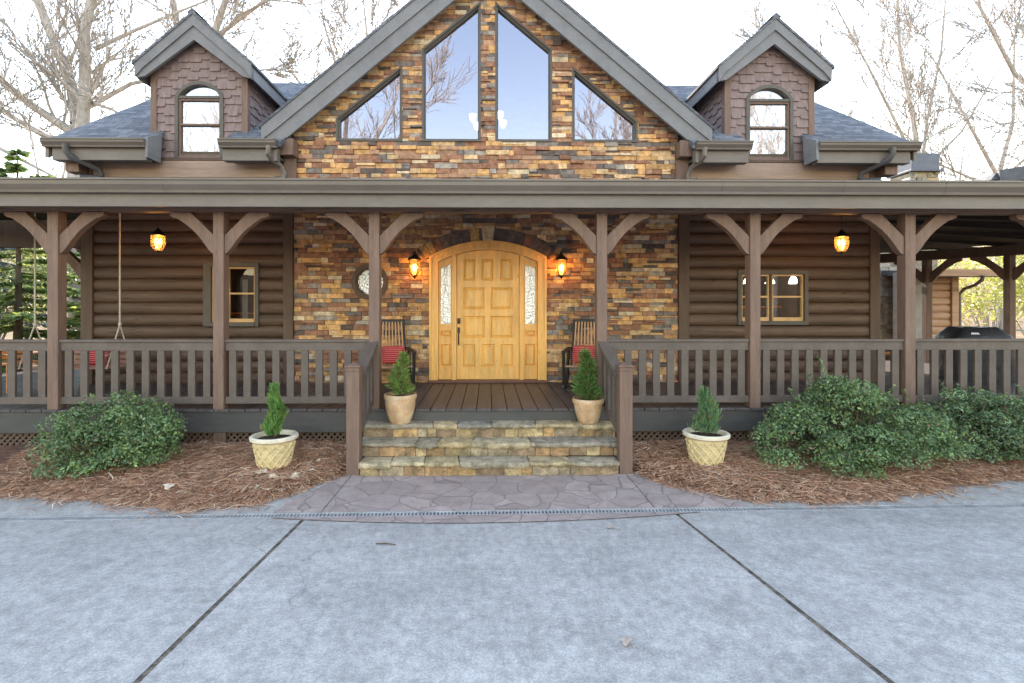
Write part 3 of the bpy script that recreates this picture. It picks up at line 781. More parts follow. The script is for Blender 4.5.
# dormers
SH = (.215, .155, .145)
def shingles(mb, poly, hs, x0, x1, z0, z1, put, seed):
    rr = random.Random(seed); z = z0 - .05; row = 0; h = .155
    while z < z1 + .2:
        x = x0 - rr.uniform(.02, .2); alt = rr.random() < .5
        while x < x1:
            wd = rr.uniform(.13, .22); dz = 0 if alt else .045; alt = not alt if rr.random() < .85 else alt
            p = inter(ccw([(x + .001, z + dz + .014), (x + .022, z + dz), (x + wd - .022, z + dz), (x + wd - .001, z + dz + .014), (x + wd - .001, z + h + .06), (x + .001, z + h + .06)]), poly)
            if p:
                ps = [p]
                for hh in hs: ps = minus(ps, hh)
                k = rr.uniform(.93, 1.07); c = tuple(v * k for v in SH); off = rr.uniform(0, .004) + (.0 if dz else .002)
                zt_ = z + h + .06
                for q in ps:
                    n = len(q); dep = lambda b: .006 + .030 * max(0, (zt_ - b) / (h + .06)) + off
                    mb.add([put(a, b, 0) for a, b in q] + [put(a, b, dep(b)) for a, b in q], [tuple(range(n, 2 * n))] + [(i, (i + 1) % n, n + (i + 1) % n, n + i) for i in range(n)], c)
            x += wd
        z += h; row += 1
def dormer(cx, hwf, wc):
    apex, slope, hw = 6.97, .853, .985
    zt = lambda x: apex - slope * abs(x - cx)
    x0, x1 = cx - hwf, cx + hwf
    face = ccw([(x0, 4.545), (x1, 4.545), (x1, zt(x1) - .14), (cx, apex - .14), (x0, zt(x0) - .14)])
    hw_w = .375; sp = 5.60; rise = .22; rr_ = (hw_w ** 2 + rise ** 2) / (2 * rise); cz = sp + rise - rr_
    am = math.degrees(math.asin(hw_w / rr_))
    arch = lambda r, n=12: [(wc + r * math.sin(R(am - 2 * am * i / n)), cz + r * math.cos(R(am - 2 * am * i / n))) for i in range(n + 1)]
    hole = [(wc - hw_w, 4.56), (wc + hw_w, 4.56)] + arch(rr_)
    d = MB()
    for q in minus([face], hole): d.pxz(q, W, W + .1)
    for xs in (x0, x1):
        xi = xs + (.1 if xs == x0 else -.1)
        d.pyz([(W + .1, 4.545), (10.8, 4.7), (10.8, zt(xs) - .14), (W + .1, zt(xs) - .14)], min(xs, xi), max(xs, xi))
    dm = d.build('dormer', m_logdark, house)
    s = MB(); shingles(s, face, [hole], x0, x1, 4.545, apex, put_front, int(cx * 10) + 100)
    for sd_, xs in ((-1, x0), (1, x1)):
        shingles(s, ccw([(W + .0, 4.6), (10.6, 4.6), (10.6, zt(xs) - .14), (W, zt(xs) - .14)]), [], W, 10.6, 4.6, 6.0, lambda a, b, dd, xs=xs, sd_=sd_: (xs + sd_ * dd, a, b), int(xs * 10) + 200)
    s.build('shingle_cladding', m_shake, dm)
    for xs in (x0, x1):
        sgn = 1 if xs == x0 else -1; t = MB()
        t.box(min(xs - sgn * .035, xs + sgn * .07), max(xs - sgn * .035, xs + sgn * .07), W - .045, W + .07, 4.93, zt(xs) - .15)
        t.build('corner_trim', m_post, dm, bevel=.005)
    gable_roof(cx, apex, hw, slope, 8.72, 11.95, None, .28, .47, .24, m_roofx, ('dormer_roof', 'rake_board'), dm)
    # window
    wf = MB(); o = arch(rr_ + .045); inn = arch(rr_ - .012)
    oo = [(wc - hw_w - .045, 4.54)] + o[::-1] + [(wc + hw_w + .045, 4.54)]; ii = [(wc - hw_w + .012, 4.54)] + [(max(wc - hw_w + .012, min(wc + hw_w - .012, a_)), b_) for a_, b_ in inn[::-1]] + [(wc + hw_w - .012, 4.54)]
    for i in range(len(oo) - 1): wf.pxz([oo[i], oo[i + 1], ii[i + 1], ii[i]], W - .05, W + .05)
    wf.box(wc - hw_w + .012, wc + hw_w - .012, W - .04, W + .05, sp - .03, sp + .015)
    wf.build('window_frame', m_trimdark, dm)
    sh = MB(); a, b = wc - hw_w + .014, wc + hw_w - .014; zb, zc = 4.56, sp - .032; zm = 5.12
    sh.box(a, a + .028, W - .02, W + .04, zb, zc); sh.box(b - .028, b, W - .02, W + .04, zb, zc); sh.box(a + .028, b - .028, W - .02, W + .04, zc - .03, zc); sh.box(a + .028, b - .028, W - .02, W + .04, zb, zb + .045); sh.box(a + .028, b - .028, W - .03, W + .04, zm - .016, zm + .016)
    sh.build('sash', m_post, dm)
    hole2 = [(wc - hw_w, 4.56), (wc + hw_w, 4.56)] + arch(rr_)
    MB().pxz(hole2, W + .02, W + .026).build('pane', m_glass_dorm, dm)
    c = MB(); n = 20
    for i in range(n):
        xa, xb = wc - .44 + .88 * i / n, wc - .44 + .88 * (i + 1) / n
        c.add([(xa, W + .16 + .012 * math.sin(i * 1.9), 4.56), (xb, W + .16 + .012 * math.sin((i + 1) * 1.9), 4.56), (xb, W + .16 + .012 * math.sin((i + 1) * 1.9), 5.95), (xa, W + .16 + .012 * math.sin(i * 1.9), 5.95)], [(0, 1, 2, 3)])
    c.build('curtain', m_curtain, dm, smooth='all')
dormer(DL, .80, DL + .0); dormer(DR, .76, DR + .0)

# ------------------------------------------------------------------ porch
PX0, PX1 = -9.6, 13.0
mb = MB(); mb.pyz([(6.22, 3.47), (W + .0, 4.13), (W, 4.05), (6.22, 3.38)], PX0, 6.95); mb.build('porch_roof', m_roofy, house)
mb = MB()
rr = [(6.95, 6.22, 3.47), (13.0, 6.22, 3.47), (13.0, 9.6, 3.47), (9.9, 13.6, 3.47), (6.95, 16.4, 3.6), (6.95, 8.94, 4.12)]
mb.add(rr + [(x, y, z - .09) for x, y, z in rr], [(0, 1, 5), (1, 2, 5), (2, 3, 5), (3, 4, 5), (6, 11, 7), (7, 11, 8), (8, 11, 9), (9, 11, 10)] + [(i, 6 + i, 6 + (i + 1) % 6, (i + 1) % 6) for i in range(6)])
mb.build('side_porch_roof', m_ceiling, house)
mb = MB(); lf = [(-9.6, 6.22, 3.47), (-7.0, 8.94, 4.13), (-7.0, 16.4, 4.13), (-9.6, 16.4, 3.47)]
lf = [(-9.6, 8.94, 3.55), (-6.95, 8.94, 4.13), (-6.95, 16.4, 4.13), (-9.6, 16.4, 3.55)]
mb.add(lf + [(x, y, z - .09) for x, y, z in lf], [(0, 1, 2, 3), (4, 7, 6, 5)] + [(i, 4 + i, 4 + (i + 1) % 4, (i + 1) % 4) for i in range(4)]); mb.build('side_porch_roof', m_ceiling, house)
gutter('porch_gutter', PX0, PX1, 6.245, 3.485, .165, .12, seams=(-8.3, -3.9, -2.53, .93, 2.86, 4.35, 5.6, 6.65, 9.2))
board('porch_fascia', m_trim, [(PX0, 6.68, 6.247, 6.285, 3.165, 3.36), (6.684, PX1, 6.247, 6.285, 3.165, 3.36)], .004)
board('porch_soffit', m_beam, [(PX0, PX1, 6.287, 6.54, 3.215, 3.235)], 0)
board('porch_beam', m_beam, [(PX0, PX1, 6.545, 6.70, 3.165, 3.375)], .008)
board('porch_beam', m_logdark, [(-9.28, -9.12, 6.72, 16.2, 3.28, 3.48)], .008)  # darker brown than the front beam: under-roof shade put into the colour
board('porch_beam', m_logdark, [(-9.1, -7.01, W - .075, W + .075, 2.985, 3.45)], .008)  # same darker brown, standing in for shade below the roof
mb = MB()                                              # porch ceiling boards and rafters
x = PX0 + .3
while x < 6.9:
    mb.pyz([(6.3, 3.385), (W - .01, 4.045), (W - .01, 3.925), (6.3, 3.265)], x, x + .06); x += .61
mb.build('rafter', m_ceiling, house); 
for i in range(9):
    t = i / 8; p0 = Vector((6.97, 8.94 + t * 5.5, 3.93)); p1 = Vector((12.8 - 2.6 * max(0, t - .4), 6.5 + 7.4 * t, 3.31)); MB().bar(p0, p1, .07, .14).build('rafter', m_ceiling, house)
# angled beam and posts at the back of the side porch
Bc = [(9.5, 13.2), (10.45, 12.0), (11.3, 10.9), (12.2, 9.75)]
mb = MB(); mb.bar((9.2, 13.55, 3.19), (12.75, 9.0, 3.19), .15, .22); mb.build('porch_beam', m_logdark, house, bevel=.008)  # angled beam also carries porch shade in its darker brown

# deck
mb = MB(); x = PX0; rr = random.Random(3)
while x < 12.9:
    wd = .188; ye = W - .002 if -7 < x < 6.85 else (13.0 if x < 0 or x < 9.5 else 13 - (x - 9.5) * 1.2)
    mb.box(x, x + wd, 6.552 - rr.uniform(0, .006), ye, DZ - .032 + rr.uniform(-.002, .002), DZ + rr.uniform(-.002, .002)); x += wd + .009
mb.build('deck', m_deck, house, bevel=.004)
board('deck_fascia', m_fascia, [(PX0, -1.62, 6.572, 6.612, .338, .604), (-1.618, 1.655, 6.572, 6.612, .42, .604), (1.657, 12.8, 6.572, 6.612, .338, .604)], .005)
board('deck_joist', m_fascia, [(PX0, 12.8, 6.9, 6.95, .36, .60), (PX0, 12.8, 7.9, 7.95, .36, .60)], 0)
def lattice(x0, x1):
    mb = MB(); z0, z1 = .03, .334; h = z1 - z0; x = x0 - h
    while x < x1:
        for s, y in ((1, 6.622), (-1, 6.630)):
            a = (x, z0) if s > 0 else (x + h, z0); wv = .036
            q = [a, (a[0] + wv, z0), (a[0] + wv + s * h, z1), (a[0] + s * h, z1)]
            q = inter(ccw(q), ccw(rect(x0, x1, z0, z1)))
            if q: mb.pxz(q, y, y + .007)
        x += .078
    mb.box(x0, x1, 7.4, 7.42, 0, .35)
    mb.build('lattice', m_logdark, house)
lattice(-7.0, -1.66); lattice(1.68, 8.0)

# posts with curved braces
br_poly = [(0, -.30), (-.30, -.004), (-.56, -.004), (-.565, -.045), (-.52, -.075), (-.47, -.085), (-.38, -.145), (-.29, -.215), (-.21, -.295), (-.14, -.385), (-.085, -.465), (-.035, -.525), (0, -.54)]
def brace(parent, mat_, m):
    mb = MB(); mb.pxz([(x, z) for x, z in br_poly], -.05, .05)
    mb.v = [tuple(m @ Vector(v)) for v in mb.v]
    return mb.build('brace', mat_, parent, bevel=.006)
def post(x, y, braces, h=3.165, rot=0, name='porch_post'):
    mb = MB(); mb.box(-.068, .068, -.072, .072, DZ, h)
    p = mb.build(name, m_post, house, bevel=.007); p.location = (x, y, 0); p.rotation_euler = (0, 0, rot)
    for ang in braces:
        m = Matrix.Rotation(ang, 4, 'Z') @ Matrix.Translation((-.0682, 0, h))
        brace(p, m_post, m)
    return p
PXS = [-7.6, -5.530, -3.440, -1.460, 1.470, 3.460, 5.490, 7.54, 9.6, 11.6]
for x in PXS: post(x, 6.622, (0, math.pi))
ang = math.atan2(-1.15, .9)
for x, y in Bc[1:]: post(x, y, (ang, ang + math.pi), 3.08)
post(-9.2, 6.622, (math.pi,)); post(-9.2, 12.2, (math.pi / 2, -math.pi / 2), 3.28)
brace(house, m_post, Matrix.Translation((-7.002, W - .01, 2.98)))
for x in PXS[1:8]:
    if abs(x) > 1.6: board('pier', m_logdark, [(x - .08, x + .08, 6.58, 6.62, 0, .336)], .004)

# railings
def railing(x0, x1, off=.02):
    mb = MB(); mb.box(x0, x1, 6.565, 6.66, 1.495, 1.53); mb.box(x0, x1, 6.585, 6.625, 1.385, 1.494)
    r = mb.build('railing', m_rail, house, bevel=.005)
    b = MB(); b.box(x0, x1, 6.585, 6.64, .705, .795); b.build('bottom_rail', m_rail, r, bevel=.005)
    n = max(1, round((x1 - x0 - .09) / .178)); st = (x1 - x0) / n
    first = None
    for i in range(n):
        xc = x0 + st * (i + .5)
        if first is None:
            q = MB(); q.box(-.046, .046, -.019, .019, 0, .592); first = q.build('baluster', m_rail, r, bevel=.004); first.location = (xc, 6.607, .794)
        else:
            c = first.copy(); col.objects.link(c); c.location = (xc, 6.607, .794)
for a, b in zip(PXS[:-1], PXS[1:]):
    if a < -1 and b > 1: continue
    railing(a + .07, b - .07)
# stair rails
for s, xn, xp in ((-1, -1.56, -1.475), (1, 1.605, 1.475)):
    mb = MB(); x0, x1 = xn - .076, xn + .076
    mb.box(x0, x1, 5.90, 6.052, -.02, 1.245); mb.box(x0 - .008, x1 + .008, 5.892, 6.06, 1.2, 1.215)
    mb.add([(x0 - .015, 5.885, 1.245), (x1 + .015, 5.885, 1.245), (x1 + .015, 6.067, 1.245), (x0 - .015, 6.067, 1.245), (x0 - .015, 5.885, 1.262), (x1 + .015, 5.885, 1.262), (x1 + .015, 6.067, 1.262), (x0 - .015, 6.067, 1.262), (xn, 5.976, 1.30)],
           [(3, 2, 1, 0), (0, 1, 5, 4), (1, 2, 6, 5), (2, 3, 7, 6), (3, 0, 4, 7), (4, 5, 8), (5, 6, 8), (6, 7, 8), (7, 4, 8)])
    nw = mb.build('newel_post', m_post, house, bevel=.006)
    a = Vector((xp - s * .0, 6.60, 1.515)); b = Vector((xn - s * .02, 6.062, 1.13))
    mb = MB(); mb.bar(a, b, .14, .038); mb.bar(a + Vector((0, 0, -.07)), b + Vector((0, 0, -.07)), .035, .09)
    r = mb.build('stair_railing', m_rail, house, bevel=.005)
    c, d = a + Vector((0, 0, -.72)), b + Vector((0, 0, -.72))
    MB().bar(c, d, .04, .085).build('bottom_rail', m_rail, r, bevel=.004)
    for i in range(4):
        t = (i + .6) / 4.3; p = a.lerp(b, t)
        q = MB(); q.box(p.x - .018, p.x + .018, p.y - .04, p.y + .04, p.z - .70, p.z - .09); q.build('baluster', m_rail, r)

# ------------------------------------------------------------------ front door
mb = MB()
def casing(mb, wo, wi, ro, ri, y0, y1):
    ao, ai = math.degrees(math.asin(wo / ro)), math.degrees(math.asin(wi / ri))
    O = [(-wo, DZ)] + arcpts(ro, -ao, ao, 20) + [(wo, DZ)]; I = [(-wi, DZ)] + arcpts(ri, -ai, ai, 20) + [(wi, DZ)]
    for i in range(len(O) - 1): mb.pxz([O[i], O[i + 1], I[i + 1], I[i]], y0, y1)
casing(mb, 1.02, .868, 2.0, 1.85, W - .065, W + .15); casing(mb, 1.021, .985, 2.001, 1.965, W - .085, W - .064); casing(mb, .90, .867, 1.882, 1.849, W - .08, W - .064)
dfr = mb.build('door_frame', m_door, house, smooth=30)
for s in (-1, 1):
    MB().box(s * .59 - .04, s * .59 + .04, W - .045, W + .12, DZ, 1.11 + math.sqrt(1.85 ** 2 - .63 ** 2) + .01).build('mullion', m_door, dfr, bevel=.006)
MB().box(-1.04, 1.04, W - .12, W + .1, DZ + .002, DZ + .045).build('threshold', M('red brown sill', (.17, .075, .05), rough=.5), dfr, bevel=.006)
zi = lambda x: AC + math.sqrt(1.848 ** 2 - x * x)
def topline(x0, x1, n=8, dz=0): return [(x1 + (x0 - x1) * i / n, zi(x1 + (x0 - x1) * i / n) - dz) for i in range(n + 1)]
def Zx(x): return (x / 4.27 + 410 - 488) * .01753
def Zz(y): return 1.92 - (y / 4.27 + 230 - 309) * .01753
def panelled(mb, outline, rects, y, d=.035):
    ps = [ccw(outline)]
    for r in rects: ps = minus(ps, r)
    for q in ps: mb.pxz(q, y - d, y)
    mb.pxz(outline, y + .001, y + .03)
    for r in rects:
        n = len(r); cx = sum(p[0] for p in r) / n; cz = sum(p[1] for p in r) / n
        sh = lambda k: [(p[0] + math.copysign(k, cx - p[0]), p[1] + math.copysign(k, cz - p[1])) for p in r]
        a, b, c = sh(.0), sh(.014), sh(.05)
        vv = [(x, y - d, z) for x, z in a] + [(x, y - d * .25, z) for x, z in b] + [(x, y - d * .85, z) for x, z in c]
        fs = [(i, (i + 1) % n, n + (i + 1) % n, n + i) for i in range(n)] + [(n + i, n + (i + 1) % n, 2 * n + (i + 1) % n, 2 * n + i) for i in range(n)] + [tuple(range(2 * n, 3 * n))]
        mb.add(vv, fs)
rows = [((228, 277), (305, 355), (385, 438), 123, 215), ((228, 318), (345, 438), None, 245, 338), ((228, 318), (345, 438), None, 367, 460), ((225, 278), (305, 360), (387, 440), 488, 585)]
rects = []
for *cols, ya, yb in rows:
    for c in cols:
        if c: rects.append(rect(Zx(c[0]), Zx(c[1]), Zz(yb), Zz(ya)))
mb = MB(); ol = [(-.546, DZ + .047), (.546, DZ + .047)] + topline(-.546, .546, 10, .004)
panelled(mb, ol, rects, W + .06)
fd = mb.build('front_door', m_door, house)
hb = MB(); hb.box(-.535, -.485, W + .0, W + .024, 1.66, 1.76); hb.lathe([(.022, 0), (.022, .03)], 0, 0, 0, 12)
hb.tube([(-.512, W + .02, 1.55), (-.512, W - .05, 1.54), (-.512, W - .06, 1.48), (-.512, W - .055, 1.38), (-.512, W - .04, 1.31), (-.512, W + .02, 1.29)], .012, 8)
hb.box(-.53, -.494, W + .005, W + .024, 1.50, 1.60); hb.tube([(-.512, W - .03, 1.57), (-.512, W + .02, 1.57)], .016, 8)
hb.v = [v if not (abs(v[0]) < .03 and abs(v[1]) < .03) else (v[0] * .9 - .51, W - .02 + v[2], 1.71 + v[1]) for v in hb.v]
hb.build('handle', m_bronze, fd)
for s in (-1, 1):
    a, b = sorted((s * .632, s * .866)); mb = MB()
    gl0, gl1 = sorted((s * .655, s * .83))
    ztop = lambda x: zi(x) - .13
    gh = [(gl0, 1.66), (gl1, 1.66), (gl1, ztop(gl1)), (gl0, ztop(gl0))]
    ol = [(a, DZ + .047), (b, DZ + .047)] + topline(a, b, 6, .004)
    r2 = [rect(gl0, gl1, Zz(455), Zz(430)), rect(gl0, gl1, Zz(580), Zz(488))]
    ps = [ccw(ol)]
    for h in [gh] + r2: ps = minus(ps, h)
    for q in ps: mb.pxz(q, W + .025, W + .06)
    lowp = [ccw(rect(a, b, DZ + .047, 1.60))]; mb.pxz(lowp[0], W + .061, W + .09)
    for r in r2:
        cx = sum(p[0] for p in r) / 4; cz = sum(p[1] for p in r) / 4
        sh = lambda k: [(p[0] + math.copysign(min(k, abs(cx - p[0]) * .8), cx - p[0]), p[1] + math.copysign(min(k, abs(cz - p[1]) * .8), cz - p[1])) for p in r]
        A, B, Cc = sh(0), sh(.012), sh(.036); n = 4
        mb.add([(x, W + .025, z) for x, z in A] + [(x, W + .052, z) for x, z in B] + [(x, W + .03, z) for x, z in Cc], [(i, (i + 1) % 4, 4 + (i + 1) % 4, 4 + i) for i in range(4)] + [(4 + i, 4 + (i + 1) % 4, 8 + (i + 1) % 4, 8 + i) for i in range(4)] + [(8, 9, 10, 11)])
    sl = mb.build('sidelight', m_door, house)
    MB().pxz(gh, W + .045, W + .05).build('pane', m_tglass, sl)
    ld = MB()
    for k in range(3):
        z = 2.15 + k * .16; ld.tube([(gl0, W + .043, z + .03 * (k % 2)), ((gl0 + gl1) / 2, W + .043, z + .05), (gl1, W + .043, z + .03 * ((k + 1) % 2))], .002, 5)
    xm = (gl0 + gl1) / 2
    for t in (-.3, .3): ld.tube([(xm + t * .1, W + .043, 1.66), (xm + t * .14, W + .043, 2.1), (xm - t * .06, W + .043, 2.4), (xm + t * .12, W + .043, ztop(xm) - .01)], .002, 5)
    ld.build('leading', m_black, sl)

# ------------------------------------------------------------------ stone steps
st = thing('stone_steps', 'three wide flagstone steps with golden block risers leading up to the porch', 'steps')
TC = [(.37, .305, .22), (.45, .36, .23), (.31, .26, .20), (.47, .36, .21), (.28, .24, .19), (.42, .31, .17)]
RC = [(.45, .28, .13), (.38, .23, .12), (.48, .35, .19), (.31, .21, .13), (.38, .29, .19)]
lev = [(.48, 6.335, 6.60), (.32, 6.06, 6.40), (.16, 5.83, 6.12)]
for zt_, yf, yb in lev:
    xa_, xb_ = (-1.485, 1.525) if zt_ < .2 else (-1.57, 1.61)
    mb = MB(); x = xa_; rr = random.Random(int(zt_ * 100) + 5); skew = 0
    while x < xb_:
        wd = rr.choice((.26, .38, .5, .62, .8)) * rr.uniform(.85, 1.15); xe = x + wd
        if xb_ - xe < .22: xe = xb_
        sk2 = rr.uniform(-.05, .05) if xe < xb_ - .01 else 0
        n = 9; fr = []
        y1_ = yf + rr.uniform(-.02, .02)
        for i in range(n + 1):
            u = i / n; fr.append((x + (xe - x) * u, y1_ + rr.uniform(-.016, .014) + .028 * abs(2 * u - 1) ** 5))
        poly = fr + [(xe + sk2 - .002, yb), (x + skew + .002, yb)]; skew = sk2
        dz = rr.uniform(-.008, .006); kc = rr.uniform(.88, 1.12); c = tuple(v * kc for v in rr.choice(TC)); nn = len(poly)
        th = rr.uniform(.048, .074); zb_ = zt_ - th
        cx, cy = (x + xe) / 2, (yf + yb) / 2
        rings = []
        for dzr, ins in ((0, .020), (-.008, .006), (-.024, 0), (-th + .012, .004), (-th, .022)):
            rg = []
            for j, (a_, b_) in enumerate(poly):
                q = ins + (rr.uniform(-.004, .004) if j <= n else 0)
                rg.append((a_ + (q * .5 if a_ < cx else -q * .5), b_ + (q if j <= n else 0), zt_ + dz + dzr + (rr.uniform(-.004, .004) if dzr > -.03 else rr.uniform(-.007, .007))))
            rings.append(rg)
        fs = [tuple(range(nn))]
        for k_ in range(4): fs += [(k_ * nn + i, (k_ + 1) * nn + i, (k_ + 1) * nn + (i + 1) % nn, k_ * nn + (i + 1) % nn) for i in range(nn)]
        mb.add([p for rg in rings for p in rg], fs, c)
        x = xe
    mb.build('tread', m_tread, st, smooth=55)
    mb = MB(); x = xa_ + .01
    while x < xb_ - .015:
        xe = min(xb_ - .01, x + rr.uniform(.10, .34)); kc = rr.uniform(.8, 1.2); mb.box(x + .003, xe - .003, yf + .035 + rr.uniform(0, .02), yf + .2, zt_ - .16, zt_ - .05, tuple(v * kc for v in rr.choice(RC))); x = xe
    mb.box(xa_ + .015, xb_ - .015, yf + .055, 6.565, zt_ - .16, zt_ - .03, (.26, .21, .15))
    mb.build('riser', m_tread, st, bevel=.008)

# ------------------------------------------------------------------ lanterns
def lamp(name, loc, power, parent, size=.05):
    l = bpy.data.lights.new(name, 'POINT'); l.energy = power; l.color = (1, .56, .22); l.shadow_soft_size = size
    o = bpy.data.objects.new(name, l); col.objects.link(o); o.location = loc; o.parent = parent; return o
def wall_lantern(x, label):
    t = thing('wall_lantern', label, 'lantern', (x, W - .19, 2.44), 0, 'lit wall lanterns beside the front door')
    MB().lathe([(.03, .315), (.115, .32), (.118, .335), (.085, .37), (.04, .395), (.02, .42), (.018, .45), (.0, .455)], 0, 0, 0, 20).build('cap', m_black, t, smooth=True)
    MB().lathe([(.0, .0), (.012, .005), (.02, .025), (.035, .04), (.05, .05), (.05, .062), (.0, .064)], 0, 0, 0, 18).build('finial', m_black, t, smooth=True)
    MB().lathe([(.052, .06), (.078, .10), (.086, .16), (.088, .24), (.08, .31)], 0, 0, 0, 24).build('glass', m_lampglass, t, smooth=True)
    c = MB()
    for k in range(4):
        a = math.pi / 4 + k * math.pi / 2; c.tube([(r * math.cos(a), r * math.sin(a), z) for r, z in ((.05, .055), (.085, .10), (.096, .17), (.098, .25), (.105, .322))], .006, 6)
    c.build('cage', m_black, t, smooth=True)
    b = MB(); b.lathe([(0, .13), (.018, .14), (.026, .18), (.018, .225), (0, .25)], 0, 0, 0, 12); b.build('bulb', m_bulb, t, smooth=True)
    a = MB(); a.tube([(0, 0, .44), (0, .03, .47), (0, .09, .46), (0, .14, .40)], .012, 8); a.lathe([(.055, 0), (.055, .02), (.04, .03)], 0, 0, 0, 16)
    a.v = [v if i < 32 else (v[0], .145 + (v[2] - .02), .36 + v[1] * 1.6) for i, v in enumerate(a.v)]
    a.build('arm', m_black, t, smooth=True)
    lamp('lantern_light', (0, -.0, .2), 2.8, t)
wall_lantern(-1.26, 'lit black wall lantern left of the door, near the round window')
wall_lantern(1.26, 'lit black wall lantern right of the door, away from the round window')
def pendant(x, y, label):
    t = thing('pendant_lantern', label, 'lantern', (x, y, 2.80), 0, 'lit pendant lanterns hanging under the porch roof')
    MB().lathe([(.0, .0), (.05, .008), (.085, .04), (.108, .09), (.112, .15), (.108, .235)], 0, 0, 0, 26).build('glass', m_lampglass, t, smooth=True)
    MB().lathe([(.104, .228), (.118, .236), (.116, .250), (.085, .272), (.055, .30), (.03, .325), (.012, .35), (.0, .352)], 0, 0, 0, 24).build('cap', m_black, t, smooth=True)
    MB().lathe([(0, -.035), (.01, -.03), (.016, -.012), (.034, .0), (.03, .012), (0, .014)], 0, 0, 0, 14).build('finial', m_black, t, smooth=True)
    b = MB()
    for k in range(3):
        a = k * math.tau / 3 + .4; b.lathe([(0, .10), (.014, .11), (.02, .14), (.013, .18), (0, .20)], .04 * math.cos(a), .04 * math.sin(a), 0, 10)
    b.build('bulb', m_bulb, t, smooth=True)
    zt = (4.05 - (W - y) * .241) - 2.80 - .02
    c = MB(); z = .35
    while z < zt - .03:
        c.tube([(.008 * math.cos(k * math.tau / 6) * (1 if int(z * 100) % 2 else .2), .008 * math.cos(k * math.tau / 6) * (.2 if int(z * 100) % 2 else 1), z + .018 + .018 * math.sin(k * math.tau / 6)) for k in range(7)], .003, 4, cap=False); z += .03
    c.lathe([(.055, zt - .03), (.055, zt - .01), (.02, zt + .0)], 0, 0, 0, 16)
    c.build('chain', m_black, t)
    t.scale = (.86, .86, 1)
    lamp('pendant_light', (0, 0, .15), 3.5, t)
pendant(-5.0, 7.8, 'lit glass pendant lantern hanging beside the porch swing rope')
pendant(5.46, 7.8, 'lit glass pendant lantern hanging on the grill side of the porch')

# chandelier behind the gable windows and kitchen pendants behind the porch window
ch = thing('chandelier', 'chandelier with white tulip glass shades lit inside the gable windows', 'chandelier', (0, 10.6, 5.75))
mb = MB(); mb.tube([(0, 0, .1), (0, 0, 1.9)], .012, 6); mb.lathe([(0, -.25), (.03, -.2), (.05, -.05), (.03, .1), (0, .12)], 0, 0, 0, 12)
for k in range(6):
    a = k * math.tau / 6 + .3; mb.tube([(.03 * math.cos(a), .03 * math.sin(a), -.1), (.15 * math.cos(a), .15 * math.sin(a), -.2), (.3 * math.cos(a), .3 * math.sin(a), -.12), (.33 * math.cos(a), .33 * math.sin(a), -.03)], .009, 6)
mb.build('frame', m_bronze, ch, smooth=True)
for k in range(6):
    a = k * math.tau / 6 + .3; MB().lathe([(.02, 0), (.05, .03), (.065, .08), (.06, .11), (.075, .14)], .33 * math.cos(a), .33 * math.sin(a), -.03 + .06 * (k % 2), 14).build('shade', m_shade, ch, smooth=True)
for i, (x, lab) in enumerate(((4.72, 'leftmost white cone lamp seen inside the paired porch window'), (5.12, 'middle white cone lamp seen inside the paired porch window'), (5.55, 'rightmost white cone lamp seen inside the paired porch window'))):
    t = thing('kitchen_lamp', lab, 'lamp', (x * 1.12, 10.3, 2.44), 0, 'white cone lamps inside the paired porch window')
    MB().lathe([(.09, 0), (.05, .12), (.02, .15), (0, .152)], 0, 0, 0, 16).build('lamp_shade', m_shade, t, smooth=True)
    MB().tube([(0, 0, .15), (0, 0, 1.1)], .005, 5).build('cord', m_black, t)
    if i == 1: lamp('room_light', (0, 0, -.05), 5, t)
tl = thing('table_lamp', 'small cream table lamp seen inside the left porch window', 'lamp', (-4.3, 10.2, 1.28))
MB().lathe([(.10, 0), (.11, .02), (.05, .1), (.03, .3), (.02, .42), (0, .43)], 0, 0, 0, 16).build('base', m_curtain, tl, smooth=True)
MB().lathe([(.15, .38), (.09, .62), (.0, .63)], 0, 0, 0, 18).build('lamp_shade', M('cream lamp shade', (.8, .66, .42), emit=.8, bmp=0), tl, smooth=True)
lamp('room_light', (0, -.0, .9), 7, tl)

# ------------------------------------------------------------------ rocking chairs, pillows
def rocking_chair(loc, rz, label):
    t = thing('rocking_chair', label, 'rocking chair', loc, rz, 'rocking chairs beside the front door')
    mb = MB()
    for k in range(7):
        y0 = -.27 + k * .072; mb.box(-.28, .28, y0, y0 + .062, .36 - k * .008, .385 - k * .008)
    mb.build('seat', m_chairseat, t, bevel=.004)
    for k in range(7):
        u = (k - 3) / 3; a = Vector((u * .185, .23, .33)); b = Vector((u * .15, .42, 1.06))
        MB().bar(a, b, .034, .02, up=(1, 0, 0)).build('back_slat', m_chairslat, t)
    MB().bar((-.19, .43, 1.07), (.19, .43, 1.07), .035, .075).build('headrest', m_black, t, bevel=.008)
    for s in (-1, 1):
        MB().bar((s * .215, .22, .30), (s * .185, .44, 1.10), .035, .035).build('back_post', m_black, t, bevel=.004)
        MB().bar((s * .30, -.30, .60), (s * .245, .30, .63), .075, .026).build('arm', m_black, t, bevel=.006)
        MB().bar((s * .29, -.25, .045), (s * .30, -.26, .60), .04, .04).build('leg', m_black, t, bevel=.004)
        MB().bar((s * .29, .20, .045), (s * .26, .24, .62), .04, .04).build('leg', m_black, t, bevel=.004)
        r = MB(); r.tube([(s * .29, -.42 + i * .11, .022 + .11 * ((i - 3.6) / 5) ** 2) for i in range(11)], .021, 6); r.build('rocker', m_black, t, smooth=True)
    return t
rocking_chair((-1.52, 8.25, DZ), R(14), 'black rocking chair with wooden slats left of the front door')
rocking_chair((1.55, 8.25, DZ), R(-14), 'black rocking chair with wooden slats right of the front door')
